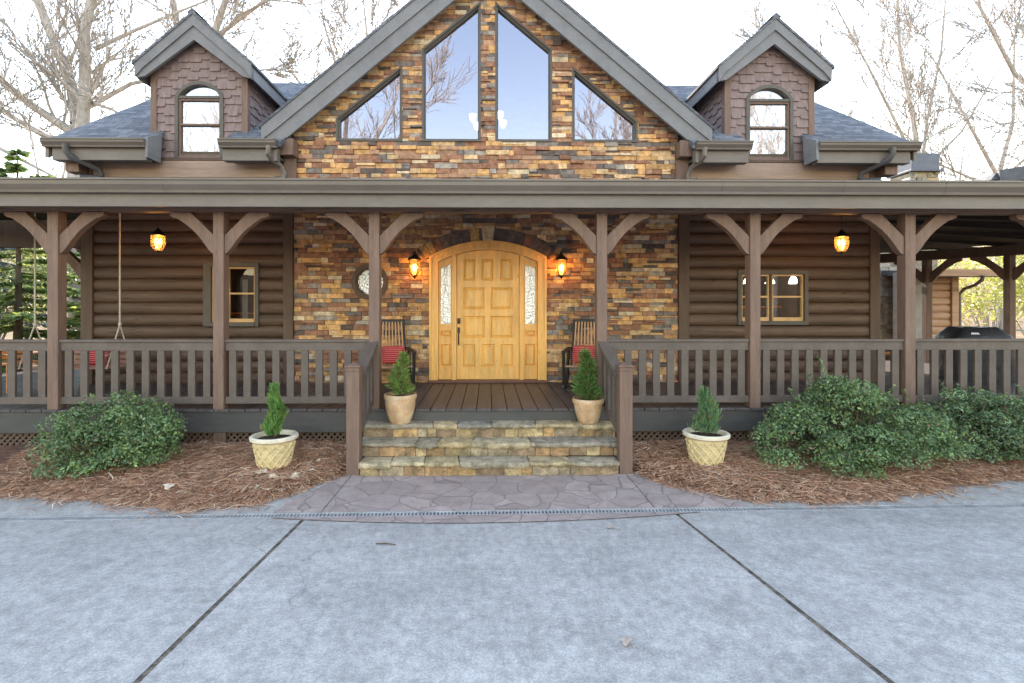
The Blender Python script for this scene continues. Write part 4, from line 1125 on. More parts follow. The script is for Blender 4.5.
def pillow(loc, rz, label, w_=.40, h_=.30, tilt=R(-15)):
    n = 12; mb = MB()
    for side in (-1, 1):
        o = len(mb.v)
        for j in range(n + 1):
            for i in range(n + 1):
                u, v = 2 * i / n - 1, 2 * j / n - 1
                th = .06 * max(0, (1 - u ** 4) * (1 - v ** 4)) ** .6; k = 1 - .06 * (abs(u) * abs(v)) ** 2 - .03 * (1 - abs(v)) * abs(u)
                mb.v.append((u * w_ / 2 * k, side * th, (v * k + 1) * h_ / 2))
        for j in range(n):
            for i in range(n):
                a = o + j * (n + 1) + i; mb.f.append([a, a + 1, a + n + 2, a + n + 1]); mb.c.append(None)
    p = mb.build('pillow', m_stripe, None, smooth='all'); p.location = loc; p.rotation_euler = (tilt, 0, rz); return tag(p, label, 'pillow', 'red striped pillows on the porch')
def at_chair(loc, rz, off): v = Matrix.Rotation(rz, 3, 'Z') @ Vector(off); return (loc[0] + v.x, loc[1] + v.y, loc[2] + v.z)
pillow(at_chair((-1.52, 8.25, DZ), R(14), (0, .15, .385)), R(14), 'red pillow with thin pale stripes on the rocker left of the door')
pillow(at_chair((1.55, 8.25, DZ), R(-14), (0, .15, .385)), R(-14), 'red pillow with thin pale stripes on the rocker right of the door')

# ------------------------------------------------------------------ porch swing
sw = thing('porch_swing', 'wooden porch swing hung on pale ropes at the left end of the porch', 'porch swing', (-6.21, 7.8, DZ))
mb = MB()
for k in range(6): mb.box(-.62, .62, -.25 + k * .085, -.18 + k * .085, .40, .42)
mb.build('seat', m_chairseat, sw)
mb = MB()
for k in range(5): mb.bar((-.6, .25 + k * .022, .46 + k * .075), (.6, .25 + k * .022, .46 + k * .075), .016, .06)
mb.build('backrest', m_chairseat, sw)
for s in (-1, 1): MB().bar((s * .6, -.25, .60), (s * .6, .28, .62), .07, .025).build('arm', m_chairseat, sw)
for s in (-1, 1):
    top = 2.98; r = MB()
    r.tube([(s * .635, 0, top), (s * .635, 0, 1.05)], .012, 6); r.tube([(s * .635, 0, 1.05), (s * .635, -.27, .40)], .010, 6); r.tube([(s * .635, 0, 1.05), (s * .635, .27, .42)], .010, 6)
    r.lathe([(.02, 1.03), (.024, 1.05), (.02, 1.07)], s * .635, 0, 0, 8)
    r.build('rope', m_rope, sw)
pillow((-6.05, 7.88, DZ + .425), R(0), 'red pillow standing on the hanging porch swing', .42, .30, R(-12))

# ------------------------------------------------------------------ wooden chairs on the porch
def wooden_chair(loc, rz, label):
    t = thing('wooden_chair', label, 'chair', loc, rz, 'orange stained wooden chairs on the porch')
    MB().box(-.22, .22, -.22, .22, .43, .46).build('seat', m_orangewood, t, bevel=.008)
    for sx in (-1, 1):
        MB().bar((sx * .19, -.19, 0), (sx * .19, -.19, .43), .04, .04).build('leg', m_orangewood, t)
        MB().bar((sx * .19, .19, 0), (sx * .19, .235, .70), .04, .04).build('leg', m_orangewood, t)
    mb = MB()
    for z in (.52, .60, .68): mb.bar((-.19, .215 + (z - .5) * .06, z), (.19, .215 + (z - .5) * .06, z), .02, .06)
    mb.build('backrest', m_orangewood, t, bevel=.004)
wooden_chair((-7.35, 8.1, DZ), R(60), 'orange stained wooden chair at the left end of the porch behind the balusters')
wooden_chair((7.62, 9.75, DZ), R(-80), 'orange stained wooden chair just past the right corner of the house')

# ------------------------------------------------------------------ pots and their conifers
def deck_pot(loc, label, rad=.205, h=.37):
    t = thing('flower_pot', label, 'flower pot', loc, 0, 'plain terracotta pots on the top step')
    k = rad / .205
    MB().lathe([(.115 * k, 0), (.13 * k, .015), (.165 * k, .12), (.188 * k, .24), (.192 * k, h - .055), (.17 * k, h - .05), (.165 * k, h - .08), (0, h - .08)], 0, 0, 0, 40).build('body', m_terra, t, smooth=True)
    MB().lathe([(.178 * k, h - .052), (.203 * k, h - .056), (.208 * k, h - .03), (.203 * k, h), (.18 * k, h), (.178 * k, h - .05)], 0, 0, 0, 40).build('rim', m_terra, t, smooth=True)
    MB().lathe([(.177 * k, h - .045), (.09 * k, h - .025), (0, h - .02)], 0, 0, 0, 24).build('soil', m_soil, t)
    return h - .03
def bed_pot(loc, label):
    t = thing('flower_pot', label, 'flower pot', loc, 0, 'cream lattice pots in the pine straw beds')
    h = .385; mb = MB(); mb.lathe([(.155, 0), (.165, .01), (.20, .19), (.228, h - .05), (.2, h - .05), (.2, h - .09), (0, h - .09)], 0, 0, 0, 44)
    nd = 14
    for s in (-1, 1):
        for k in range(nd):
            pts = []
            for i in range(9):
                f = i / 8; z = .035 + f * (h - .125); a = k * math.tau / nd + s * f * 1.1; r = .166 + (.228 - .166) * z / (h - .05) + .003; pts.append((r * math.cos(a), r * math.sin(a), z))
            mb.tube(pts, .0105, 6)
    mb.lathe([(.163, .03), (.172, .024), (.168, .005), (.15, .0)], 0, 0, 0, 44)
    mb.build('body', m_cream, t, smooth=True)
    MB().lathe([(.205, h - .062), (.236, h - .06), (.262, h - .04), (.264, h - .012), (.25, h), (.222, h - .002), (.21, h - .02), (.205, h - .06)], 0, 0, 0, 44).build('rim', m_creamrim, t, smooth=True)
    MB().lathe([(.208, h - .05), (.1, h - .03), (0, h - .025)], 0, 0, 0, 24).build('soil', m_soil, t)
    return h - .035
def small_conifer(loc, h, r, label, n=2600, seed=1, col_=(.10, .22, .05), stiff=.5, power=.8):
    t = thing('conifer_shrub', label, 'shrub', loc, 0, 'small potted conifers beside the steps')
    g_ = np.random.default_rng(seed)
    f = g_.random(n) ** 1.25; a = g_.random(n) * math.tau
    rad = r * (1 - f) ** power * (.35 + .65 * np.minimum(1, f * 7 + .35)) * (.35 + .7 * g_.random(n) ** .45)
    rad *= 1 + .28 * np.sin(a * 3 + f * 9 + seed) + .22 * np.sin(a * 5 - f * 17)
    base = np.stack([rad * np.cos(a), rad * np.sin(a), .03 + f * (h - .05)], 1)
    outd = np.stack([np.cos(a), np.sin(a), np.full(n, stiff * 2)], 1) + g_.normal(0, .45, (n, 3)); outd /= np.linalg.norm(outd, axis=1)[:, None]
    L = h * .055 + h * .09 * g_.random(n)
    side = np.cross(outd, g_.normal(0, 1, (n, 3))); side /= np.linalg.norm(side, axis=1)[:, None]; wd = (h * .006 + .0022)
    V = np.stack([base - side * wd, base + side * wd, base + outd * L[:, None] + side * wd * .5, base + outd * L[:, None] - side * wd * .5], 1).reshape(-1, 3)
    F = np.arange(4 * n).reshape(n, 4)
    C = np.array(col_)[None] * (.55 + .9 * g_.random(n))[:, None] * np.array([1, 1, 1])[None]
    C[:, 0] *= 1 + .5 * (g_.random(n) < .2)
    br = g_.random(n) < .06; C[br] = np.array([.26, .20, .07])
    V[:, 0] += .05 * math.sin(seed * 2.3) * V[:, 2] + .02 * np.sin(V[:, 2] * 14 + seed); V[:, 1] += .015 * np.sin(V[:, 2] * 11 + seed * 2)
    fast('foliage', m_conifer, V, F, C, t)
    mb = MB(); mb.tube([(0, 0, -.03), (.004, 0, h * .4), (0, .003, h * .85)], [.014, .009, .003], 6)
    for k in range(16):
        a_ = k * 2.4; z = h * (.08 + .75 * k / 16); rr_ = r * (1 - k / 17) * .8; mb.tube([(0, 0, z), (rr_ * math.cos(a_), rr_ * math.sin(a_), z + rr_ * .7)], [.004, .0015], 4)
    mb.build('trunk', m_stem, t)
p = (-1.11, 6.475, .478); h = deck_pot(p, 'plain terracotta pot on the top step beside the left stair rail', .205, .37)
small_conifer((p[0], p[1], p[2] + h), .55, .125, 'bright green cone conifer in the terracotta pot by the left stair rail', 1500, 1, (.17, .29, .075), .35, .75)
p = (1.275, 6.475, .478); h = deck_pot(p, 'plain terracotta pot on the top step beside the right stair rail', .2, .31)
small_conifer((p[0], p[1], p[2] + h), .63, .135, 'dense deep green conifer in the terracotta pot by the right stair rail', 1900, 2, (.10, .21, .055), .3, .7)
p = (-2.47, 5.93, .085); h = bed_pot(p, 'cream lattice pot in the pine straw left of the steps')
small_conifer((p[0], p[1], p[2] + h), .60, .092, 'slim bright conifer spire in the cream pot left of the steps', 1700, 3, (.13, .28, .075), 1.3, .5)
p = (2.575, 5.99, .085); h = bed_pot(p, 'cream lattice pot in the pine straw right of the steps')
small_conifer((p[0], p[1], p[2] + h), .54, .13, 'slim bluish conifer with loose tips in the cream pot right of the steps', 1250, 4, (.12, .25, .11), 1.1, .5)

# ------------------------------------------------------------------ bushes
def bush(loc, rx, ry, h, label, seed, n=28000, leaf=.0175, tint=(.128, .205, .092)):
    t = thing('bush', label, 'bush', loc, 0, 'low evergreen bushes in the pine straw beds')
    g_ = np.random.default_rng(seed)
    nc = 120
    dd = g_.normal(0, 1, (nc, 3)); dd /= np.linalg.norm(dd, axis=1)[:, None]; dd[:, 2] = np.abs(dd[:, 2])
    dd[:, :2] *= (1 - .12 * np.sin(np.arctan2(dd[:, 1], dd[:, 0]) * 3 + seed))[:, None]
    cen = dd * (np.array([rx, ry, h]) - .13)[None] * np.where(np.arange(nc) < 85, .80 + .30 * g_.random(nc), .35 + .45 * g_.random(nc))[:, None]; cen[:, 2] += .07; cen[:, 2] = np.maximum(cen[:, 2], .08)
    cr = .09 + .10 * g_.random(nc)
    ci = g_.integers(0, nc, n); d = g_.normal(0, 1, (n, 3)); d /= np.linalg.norm(d, axis=1)[:, None]
    d[:, 2] = np.abs(d[:, 2]) * .9 - .15
    P_ = cen[ci] + d * (cr[ci] * (.75 + .35 * g_.random(n)))[:, None] * np.array([1.25, 1.15, .95])
    P_ += g_.normal(0, .012, (n, 3))
    ns = 70                                           # stray shoots standing out of the outline
    sa = g_.random(ns) * math.tau; sb = cen[g_.integers(0, 85, ns)]; sdir = np.stack([np.cos(sa) * .6, np.sin(sa) * .6, .5 + .7 * g_.random(ns)], 1); slen = .12 + .2 * g_.random(ns)
    k_ = int(n * .07); si = g_.integers(0, ns, k_); st_ = g_.random(k_); P_[:k_] = sb[si] + sdir[si] * (slen[si] * (.35 + .75 * st_))[:, None] + g_.normal(0, .012, (k_, 3))
    out = d * .8 + np.array([0, 0, .45]) + g_.normal(0, .55, (n, 3)); out /= np.linalg.norm(out, axis=1)[:, None]
    ax = np.cross(out, g_.normal(0, 1, (n, 3))); ax /= np.linalg.norm(ax, axis=1)[:, None]; bx_ = np.cross(out, ax)
    L = leaf * (.5 + 1.05 * g_.random(n) ** 1.4)[:, None]; Wd = L * .48
    V = np.stack([P_ - ax * L, P_ + bx_ * Wd, P_ + ax * L, P_ - bx_ * Wd], 1)
    V[:, 0] -= out * L * .25; V[:, 2] -= out * L * .3
    keep = V[:, :, 2].min(1) > -.02
    V = V[keep].reshape(-1, 3); n2 = keep.sum(); F = np.arange(4 * n2).reshape(n2, 4)
    cl = (.7 + .6 * g_.random(nc))[ci][keep]; C = np.array(tint)[None] * (cl * (.65 + .7 * g_.random(n2)))[:, None]
    young = g_.random(n2) < .18; C[young] = C[young] * np.array([1.6, 1.35, .9]); pale = g_.random(n2) < .14; C[pale] = C[pale] * 1.3 + np.array([.04, .05, .045])  # pale leaves have bluish-white leaf highlights painted into their colour
    dead = g_.random(n2) < .014; C[dead] = (.30, .16, .09)
    fast('foliage', m_leaf, V, F, C, t)
    mb = MB()
    for i in range(nc):
        mb.tube([(cen[i, 0] * .15, cen[i, 1] * .15, -.03), tuple(cen[i] * np.array([.6, .6, .55])), tuple(cen[i])], [.012, .007, .003], 5)
    for i in range(60):
        a_ = g_.random() * math.tau; c = cen[g_.integers(nc)]; e = c + np.array([math.cos(a_) * .16, math.sin(a_) * .16, .12 + .12 * g_.random()]); mb.tube([tuple(c), tuple(e)], [.004, .0012], 4)
    mb.build('stem', m_stem, t)
bush((-4.36, 6.0, .05), .84, .54, .86, 'rounded low evergreen bush in the bed left of the cream pot', 11)
bush((4.22, 5.90, .05), 1.10, .66, 1.04, 'large dark green bush right of the cream pot, nearest the steps', 12, 40000)
bush((6.20, 6.16, .06), 1.0, .48, .98, 'evergreen bush at the right end of the bed under the grill', 13, 28000, tint=(.12, .188, .095))

# ------------------------------------------------------------------ dry leaves and twig
def dry_leaf(x, y, z, rz, s, label, group, c):
    n = 10; mb = MB(); pts = []
    for i in range(n + 1):
        u = i / n; wv = .42 * math.sin(math.pi * min(1, u * 1.02)) ** .8 * (1 + .35 * math.sin(u * 19)); pts.append((u, wv))
    for i in range(n):
        (a, wa), (b, wb) = pts[i], pts[i + 1]; f = lambda u: .12 * math.sin(u * 3.1)
        for sg in (-1, 1):
            mb.add([((a - .5), 0, f(a)), ((b - .5), 0, f(b)), ((b - .5), sg * wb, f(b) + .25 * wb), ((a - .5), sg * wa, f(a) + .25 * wa)], [(0, 1, 2, 3)], c)
    mb.v = [tuple(q * s for q in v) for v in mb.v]
    o = mb.build('dry_leaf', m_leafdry, None, smooth='all'); o.location = (x, y, z); o.rotation_euler = (random.uniform(-.35, .35), random.uniform(-.3, .3), rz)
    return tag(o, label, 'leaf', group)
rr = random.Random(5)
LC = [(.52, .38, .25), (.44, .28, .17), (.60, .48, .36), (.36, .22, .13)]
for i in range(26):
    x = rr.uniform(-4.6, -1.8) if i < 15 else rr.uniform(1.9, 5.8)
    if i < 8: x = rr.uniform(-2.7, -1.75)
    e = edge_y(x); y = e + .08 + rr.random() * .55
    side = 'left of the steps' if x < 0 else 'right of the steps'
    dry_leaf(x, y, bed_z(x, y) + .028, rr.uniform(0, 6), rr.uniform(.07, .12), 'curled tan dry leaf lying on the pine straw ' + side, 'dry leaves on the pine straw ' + side, rr.choice(LC))
for x, y, lab in ((.72, 2.62, 'single brown dry leaf near the bottom of the driveway in front'), (1.05, 4.35, 'dry leaf lying on the driveway close to the grate drain')):
    dry_leaf(x, y, drive_z(x, y) + .012, 1.0, .07, lab, 'dry leaves on the driveway', (.42, .32, .26))
tw = MB(); tw.tube([(-.88, 4.02, drive_z(0, 4.0) + .006), (-.80, 4.01, drive_z(0, 4.0) + .012), (-.72, 4.0, drive_z(0, 4.0) + .006)], [.005, .006, .003], 5)
tag(tw.build('twig', m_stem), 'thin brown twig lying on the concrete below the drain', 'twig')

# ------------------------------------------------------------------ covered grill
gr = thing('covered_grill', 'barbecue grill under a black vinyl cover on the right side of the porch', 'grill', (8.86, 9.2, DZ), R(-6))
prof = [(.0, .53, .33), (.30, .54, .34), (.62, .52, .33), (.76, .50, .32), (.81, .46, .30), (.93, .325, .24), (.95, .29, .21)]
mb = MB(); n = 36
for z, a, b in prof:
    for j in range(n):
        t = math.tau * j / n; ct, s_ = math.cos(t), math.sin(t)
        x = a * math.copysign(abs(ct) ** .35, ct); y = b * math.copysign(abs(s_) ** .35, s_); wob = 1 + .012 * math.sin(j * 3.7 + z * 8) + (.03 * math.sin(j * 1.9) if z < .1 else 0)
        mb.v.append((x * wob, y * wob, z + (.0 if z < .9 else .012 * math.sin(j * .9))))
for i in range(len(prof) - 1):
    for j in range(n): mb.f.append([i * n + j, i * n + (j + 1) % n, (i + 1) * n + (j + 1) % n, (i + 1) * n + j]); mb.c.append(None)
mb.f.append([(len(prof) - 1) * n + j for j in range(n)]); mb.c.append(None)
mb.build('cover', m_cover, gr, smooth=50)
mb = MB(); mb.add([(-.26, -.300, .83), (-.12, -.300, .83), (-.13, -.284, .86), (-.25, -.284, .86)], [(0, 1, 2, 3)]); mb.build('patch', m_white, gr)

# ------------------------------------------------------------------ log outbuilding, chimney and picture behind the right porch
ob = thing('log_outbuilding', 'sunlit tan log outbuilding beyond the grill behind the side porch', 'outbuilding')
mb = MB(); log_wall(mb, 12.5, 13.2, 0, 2.95, [], y=14.3); log_wall(mb, 14.3, 18, 0, 2.95, [], put=lambda a, d, z: (13.2 + d, a, z)); mb.build('wall', m_sunlog, ob, smooth=50)
board('panel', m_wash, [(11.55, 12.49, 14.26, 14.40, 0, 2.95)], .01, ob)
board('corner_post', m_sunlog, [(13.08, 13.27, 14.19, 14.40, 0, 2.95)], .01, ob)
mb = MB(); mb.pyz([(13.55, 2.92), (16.2, 3.2), (16.2, 3.05), (13.55, 2.78)], 11.6, 13.85); mb.pyz([(16.2, 3.2), (18.8, 2.92), (18.8, 2.78), (16.2, 3.05)], 11.6, 13.85); mb.build('roof', m_roofy, ob)
board('eave_board', m_sunlog, [(11.6, 13.9, 13.5, 13.54, 2.80, 2.99)], .006, ob)
mb = MB(); mb.tube([(13.25, 13.47, 2.82), (13.25, 13.5, 2.70), (13.27, 13.7, 2.58), (13.33, 14.1, 2.48), (13.34, 14.25, 2.35), (13.34, 14.25, .1)], .045, 8); mb.build('downspout', m_gutter, ob, smooth=True)
cm = thing('stone_chimney', 'tall stone chimney with a grey metal cap rising beyond the right porch roof', 'chimney')
mb = MB()
def stones_box(mb, x0, x1, y0, z0, z1):
    def cf(z): c = random.choice([(.32, .26, .17), (.40, .33, .22), (.24, .21, .16), (.30, .27, .22), (.42, .30, .16)]); k = random.uniform(.8, 1.2); return tuple(v * k for v in c)
    stones_into(mb, ccw(rect(x0, x1, z0, z1)), [], x0, x1, z0, z1, lambda x, z, d: (x, y0 - d, z), .10, .22, .15, .4, cf)
stones_box(mb, 12.32, 13.18, 14.75, 3.6, 5.92); mb.box(12.34, 13.16, 14.752, 15.5, 0, 5.9, (.3, .25, .18)); mb.build('stack', m_stone, cm)
mb = MB(); bp_ = ccw([(10.95, .3), (12.9, .3), (12.9, 5.6), (12.3, 5.6), (11.4, 5.1), (10.95, 4.85)]); stones_into(mb, bp_, [], 10.9, 12.9, .3, 5.7, lambda x, z, d: (x, 14.9 - d, z), .12, .24, .16, .42, lambda z: random.choice([(.42, .38, .31), (.34, .30, .25), (.48, .41, .32), (.30, .25, .20)])); mb.pxz([(10.95, -.05), (12.9, -.05), (12.9, 5.6), (12.32, 5.58), (10.95, 4.8)], 14.902, 15.6, (.36, .33, .28))
mb.build('base', m_stone, cm)
mb = MB(); mb.pxz([(10.90, 4.86), (12.30, 5.64), (12.30, 5.76), (10.90, 4.98)], 14.7, 15.65); mb.build('shoulder', M('pale lime render', (.62, .60, .56), var=.15, rough=.9), cm)
mb = MB(); mb.box(12.34, 13.16, 14.68, 15.5, 5.99, 6.46); mb.box(12.28, 13.22, 14.62, 15.56, 5.925, 5.985); mb.build('cap', M('grey sheet metal', (.085, .09, .115), rough=.4, metal=.3, bmp=.05), cm, bevel=.01)
pic = thing('framed_picture', 'small pale framed picture with a red brown figure on the chimney stonework', 'picture', (11.17, 14.78, 2.0))
MB().box(-.15, .15, 0, .035, -.02, .62).build('frame', m_creamrim, pic, bevel=.005)
MB().box(-.125, .125, -.004, -.001, .01, .59).build('canvas', M('cream canvas', (.72, .60, .42), bmp=0), pic)
mb = MB(); mb.pxz([(-.06, .18), (.05, .16), (.07, .3), (.03, .42), (-.04, .40), (-.07, .3)], -.007, -.005); mb.build('figure', M('red brown paint', (.30, .08, .04), bmp=0), pic)

# neighbouring roof corner at the far right
wr = thing('wing_roof', 'dark blue-grey roof corner poking in above the right end of the porch gutter', 'roof')
mb = MB(); mb.bar((9.34, 9.2, 4.33), (12.6, 7.2, 4.68), .12, .24); mb.build('gutter', M('dark blue eave paint', (.085, .09, .105), rough=.45), wr)
mb = MB(); mb.add([(9.34, 9.25, 4.42), (12.6, 7.2, 4.79), (14, 11, 5.1), (10.5, 12.5, 4.62), (9.25, 9.25, 4.3), (12.6, 7.2, 4.62), (14, 11, 5.0), (10.5, 12.5, 4.52)], [(0, 1, 2, 3), (7, 6, 5, 4), (0, 4, 5, 1), (1, 5, 6, 2), (2, 6, 7, 3), (3, 7, 4, 0)]); mb.build('shingles', m_roofx, wr)

# ------------------------------------------------------------------ trees
def grow(mb, start, d, L, rad, depth, rr, spread=.55, up=.12, minr=.006):
    """one limb as a bent tube, then its side limbs"""
    n = 5 if depth > 2 else 4
    pts = [Vector(start)]; rads = [rad]; d = Vector(d).normalized(); dirs = [d]
    for i in range(n):
        d = (d + Vector((rr.gauss(0, .13), rr.gauss(0, .13), rr.gauss(0, .10) + up * .35))).normalized()
        pts.append(pts[-1] + d * (L / n)); rads.append(max(minr * .75, rad * (1 - .62 * (i + 1) / n))); dirs.append(d)
    mb.tube(pts, rads, 7 if rad > .08 else (5 if rad > .025 else 3), cap=False)
    if depth <= 0: return
    k = {5: 5, 4: 6, 3: 6, 2: 6, 1: 5}.get(depth, 4)
    for j in range(k):
        t = .28 + .72 * (j + rr.random()) / k; i = min(n - 1, int(t * n)); p = pts[i].lerp(pts[i + 1], t * n - i)
        dd = dirs[i]; ax = dd.cross(Vector((rr.gauss(0, 1), rr.gauss(0, 1), rr.gauss(0, 1)))).normalized()
        nd = (dd * math.cos(spread) + ax * math.sin(spread) * rr.uniform(.7, 1.3) + Vector((0, 0, up))).normalized()
        grow(mb, p, nd, L * rr.uniform(.45, .68) * (1.05 - .3 * t), max(minr, rads[i] * rr.uniform(.42, .62)), depth - 1, rr, spread, up, minr)
    grow(mb, pts[-1], dirs[-1], L * .6, max(minr, rads[-1] * .95), depth - 1, rr, spread, up, minr)
def bare_tree(loc, label, trunk, limbs, seed, depth=4, minr=.008, mat=m_bark, spread=.5, group='bare winter trees behind the house'):
    """trunk: points with radii; limbs: (points, r0, r1) main forks leaving the trunk"""
    t = thing('bare_tree', label, 'tree', loc, 0, group); rr = random.Random(seed)
    L = Vector(loc); mb = MB(); mb.tube([Vector(p) for p, r in trunk], [r for p, r in trunk], 10, cap=False); mb.build('trunk', mat, t, smooth='all')
    mb = MB()
    for pts, r0, r1 in limbs:
        pts = [Vector(p) for p in pts]; n = len(pts); rs = [r0 + (r1 - r0) * i / (n - 1) for i in range(n)]
        mb.tube(pts, rs, 8, cap=False)
        tot = sum((pts[i + 1] - pts[i]).length for i in range(n - 1))
        for i in range(1, n):
            seg = pts[i] - pts[i - 1]; d = seg.normalized()
            m_ = max(3, int(seg.length / .8))
            for j in range(m_):
                p = pts[i - 1].lerp(pts[i], (j + rr.random()) / m_); ax = d.cross(Vector((rr.gauss(0, 1), rr.gauss(0, 1), rr.gauss(0, 1)))).normalized()
                nd = (d * .6 + ax * .8 + Vector((0, 0, .15))).normalized()
                grow(mb, p, nd, rr.uniform(1.6, 3.2), rs[i] * rr.uniform(.28, .45), depth - 2, rr, spread, .1, minr)
        grow(mb, pts[-1], (pts[-1] - pts[-2]), 2.6, r1, depth - 1, rr, spread, .1, minr)
    mb.build('crown', mat, t, smooth='all'); return t
def rel(base, Y):                                       # local point of a tree standing at depth Y, from its offset right and height
    return lambda x, z, dy=0: (x, dy, z)
q = rel(0, 0)
# big tree behind the left roof end
bare_tree((-17.4, 22, 0), 'large pale forked bare tree behind the left end of the roof',
    [(q(.2, -.5), .55), (q(0, 3), .46), (q(-.1, 7), .40), (q(0, 9.7), .37)],
    [([q(0, 9.5), q(-.2, 10.6, .3), q(-1.2, 12.6, .6), q(-2.2, 15.5, .4)], .27, .16), ([q(.1, 9.5), q(.45, 11.0, -.3), q(.6, 13.5, -.5), q(1.0, 16.5, -.3)], .27, .15),
     ([q(-.1, 9.3), q(-1.6, 10.4, -.5), q(-3.6, 12.2, -1), q(-6, 13.8, -1.5)], .19, .08), ([q(-.15, 8.7), q(-2, 9.5, .6), q(-4, 10.6, 1), q(-6.5, 12, 1.2)], .17, .07),
     ([q(-.2, 9.8), q(-1.5, 11.6, 1.5), q(-2.6, 14, 2), q(-3.4, 16, 2)], .19, .09), ([q(.3, 10.5), q(1.6, 11.9, .8), q(3.4, 12.6, 1.4), q(5, 12.8, 1.8)], .11, .05),
     ([q(.35, 10.8), q(1.8, 10.2, -.6), q(3.4, 9.3, -1.2)], .08, .04), ([q(.6, 13), q(2, 14.2, .6), q(4, 15.4, 1)], .10, .05)], 21, 4, .021)
# left tree with limbs leaning in from the frame edge
bare_tree((-22, 19, 0), 'bare tree at the far left with a limb leaning towards the roof',
    [(q(0, -.5), .35), (q(0, 4), .28), (q(.2, 8), .22)],
    [([q(.2, 7.9), q(1.5, 8.9, .3), q(3.2, 8.2, .4), q(5.6, 6.9, .6)], .14, .05), ([q(.2, 7.9), q(.8, 10, 0), q(2.2, 13, -.5)], .16, .07), ([q(.2, 8), q(-1, 11, 0)], .15, .08)], 22, 4, .021)
bare_tree((-15.2, 26, 0), 'tall bare tree with twin stems behind the left dormer',
    [(q(0, -.5), .5), (q(0, 6), .42), (q(.1, 11), .36)],
    [([q(.1, 10.9), q(-.3, 14, .2), q(-1, 18, .4)], .28, .14), ([q(.1, 10.9), q(1.1, 14.5, -.3), q(2.6, 18.5, -.5)], .27, .12), ([q(1.1, 15.0), q(2.8, 16.4, -.6), q(4.6, 17.0, -1), q(6.6, 16.6, -1.3)], .08, .03), ([q(1.3, 15.6), q(4, 18, .4), q(7, 18.6, .6)], .11, .04)], 23, 4, .021)
# slim multi-stemmed tree behind the right roof end
bare_tree((20.6, 24, 0), 'slim fan-shaped bare tree rising behind the stone chimney',
    [(q(.2, -.5), .26), (q(.1, 4), .23), (q(0, 8.4), .20)],
    [([q(0, 8.3), q(-.2, 11, .2), q(-.7, 14.5, .4), q(-.9, 17.5, .3)], .13, .05), ([q(0, 8.3), q(-1.3, 10.2, -.4), q(-3.2, 13, -.9), q(-4.8, 15.4, -1.2)], .085, .03), ([q(0, 8.3), q(-2.2, 9.4, .6), q(-4.2, 11.4, 1), q(-5.6, 13.4, 1.2)], .075, .03),
     ([q(0, 8.3), q(.8, 11, .6), q(1.7, 14.5, .8), q(1.9, 17, .8)], .09, .035), ([q(0, 8.4), q(1.5, 10.2, -.5), q(2.7, 12.6, -.8)], .06, .03)], 24, 4, .020, spread=.42)
bare_tree((29, 22.5, 0), 'bare tree at the right edge with long limbs reaching left',
    [(q(0, -.5), .34), (q(-.1, 5), .29), (q(-.2, 9), .25)],
    [([q(-.2, 8.9), q(-2.6, 10.6, .3), q(-5, 12.6, .4), q(-6.8, 15.5, .2)], .15, .06), ([q(-.2, 8.9), q(-1.2, 11.5, -.2), q(-3.2, 14.8, -.4), q(-4.2, 17.5, -.4)], .15, .06), ([q(-.2, 8), q(-3.2, 8.6, 1), q(-5.8, 7.4, 1.2), q(-7.4, 6.8, 1.2)], .08, .03), ([q(-.2, 9), q(.5, 13, .2), q(.2, 17, .2)], .17, .07)], 25, 4, .018)
bare_tree((22.8, 20, 0), 'thin young bare tree between the chimney and the right frame edge',
    [(q(0, -.5), .11), (q(.1, 4), .095), (q(.3, 7.5), .07)], [([q(.3, 7.4), q(.8, 9.6), q(1.2, 11.5)], .06, .02), ([q(.2, 6), q(1.3, 8.4), q(2.1, 10.4)], .045, .02), ([q(.1, 5.2), q(-.7, 8), q(-1, 10)], .04, .015)], 26, 4, .016)
bare_tree((30.5, 30, 0), 'pale bare tree far back at the right with an open spreading crown',
    [(q(0, -.5), .3), (q(0, 5), .25), (q(-.1, 10), .2)],
    [([q(-.1, 9.8), q(-1.6, 12.5), q(-3.8, 16.5)], .12, .05), ([q(-.1, 9.8), q(.8, 13), q(.9, 18)], .13, .05), ([q(-.1, 9), q(-3, 10.6, .5), q(-6, 13.4, .8)], .09, .03), ([q(-.1, 9.4), q(2.4, 12, -.5), q(4.6, 15.5, -.8)], .10, .04)], 28, 3, .017)
bare_tree((-7.5, 30, 0), 'bare tree far back between the left dormer and the gable',
    [(q(0, -.5), .3), (q(0, 6), .25), (q(0, 12), .2)],
    [([q(0, 11.8), q(-1.2, 15.5), q(-2.2, 19)], .12, .05), ([q(0, 11.8), q(-3, 14.6, .5), q(-5.6, 17.6, .8)], .10, .04), ([q(0, 12), q(.6, 16), q(.2, 20)], .12, .05)], 29, 4, .024)
# trees on the street side, seen in the window glass
def street_tree(x, y, h, seed, label):
    rr = random.Random(seed); zb = ground_z(x, y)
    b = h * .42
    limbs = []
    for k in range(6):
        a = k * 1.05 + rr.random(); e = .22 * h; zz = b * (.75 + .05 * k)
        limbs.append(([q(0, zz), (e * .4 * math.cos(a), e * .4 * math.sin(a), zz + h * .13), (e * math.cos(a), e * math.sin(a), zz + h * .36)], h * .012, h * .005))
    return bare_tree((x, y, zb), label, [(q(0, -.4), h * .026), (q(.1, b * .5), h * .021), (q(0, b * 1.05), h * .017)], limbs, seed, 4, .014, m_barkpale, .5, 'bare trees across the drive, mirrored in the gable glass')
street_tree(-7, -6, 15, 31, 'sunlit bare tree across the drive mirrored in the left gable window')
street_tree(8.4, -9, 13, 32, 'sunlit bare tree across the drive mirrored in the right gable window')
street_tree(-15.5, -10, 16, 33, 'sunlit bare tree across the drive mirrored in the left dormer window')
street_tree(15.5, -10, 15, 34, 'sunlit bare tree across the drive mirrored in the right dormer window')

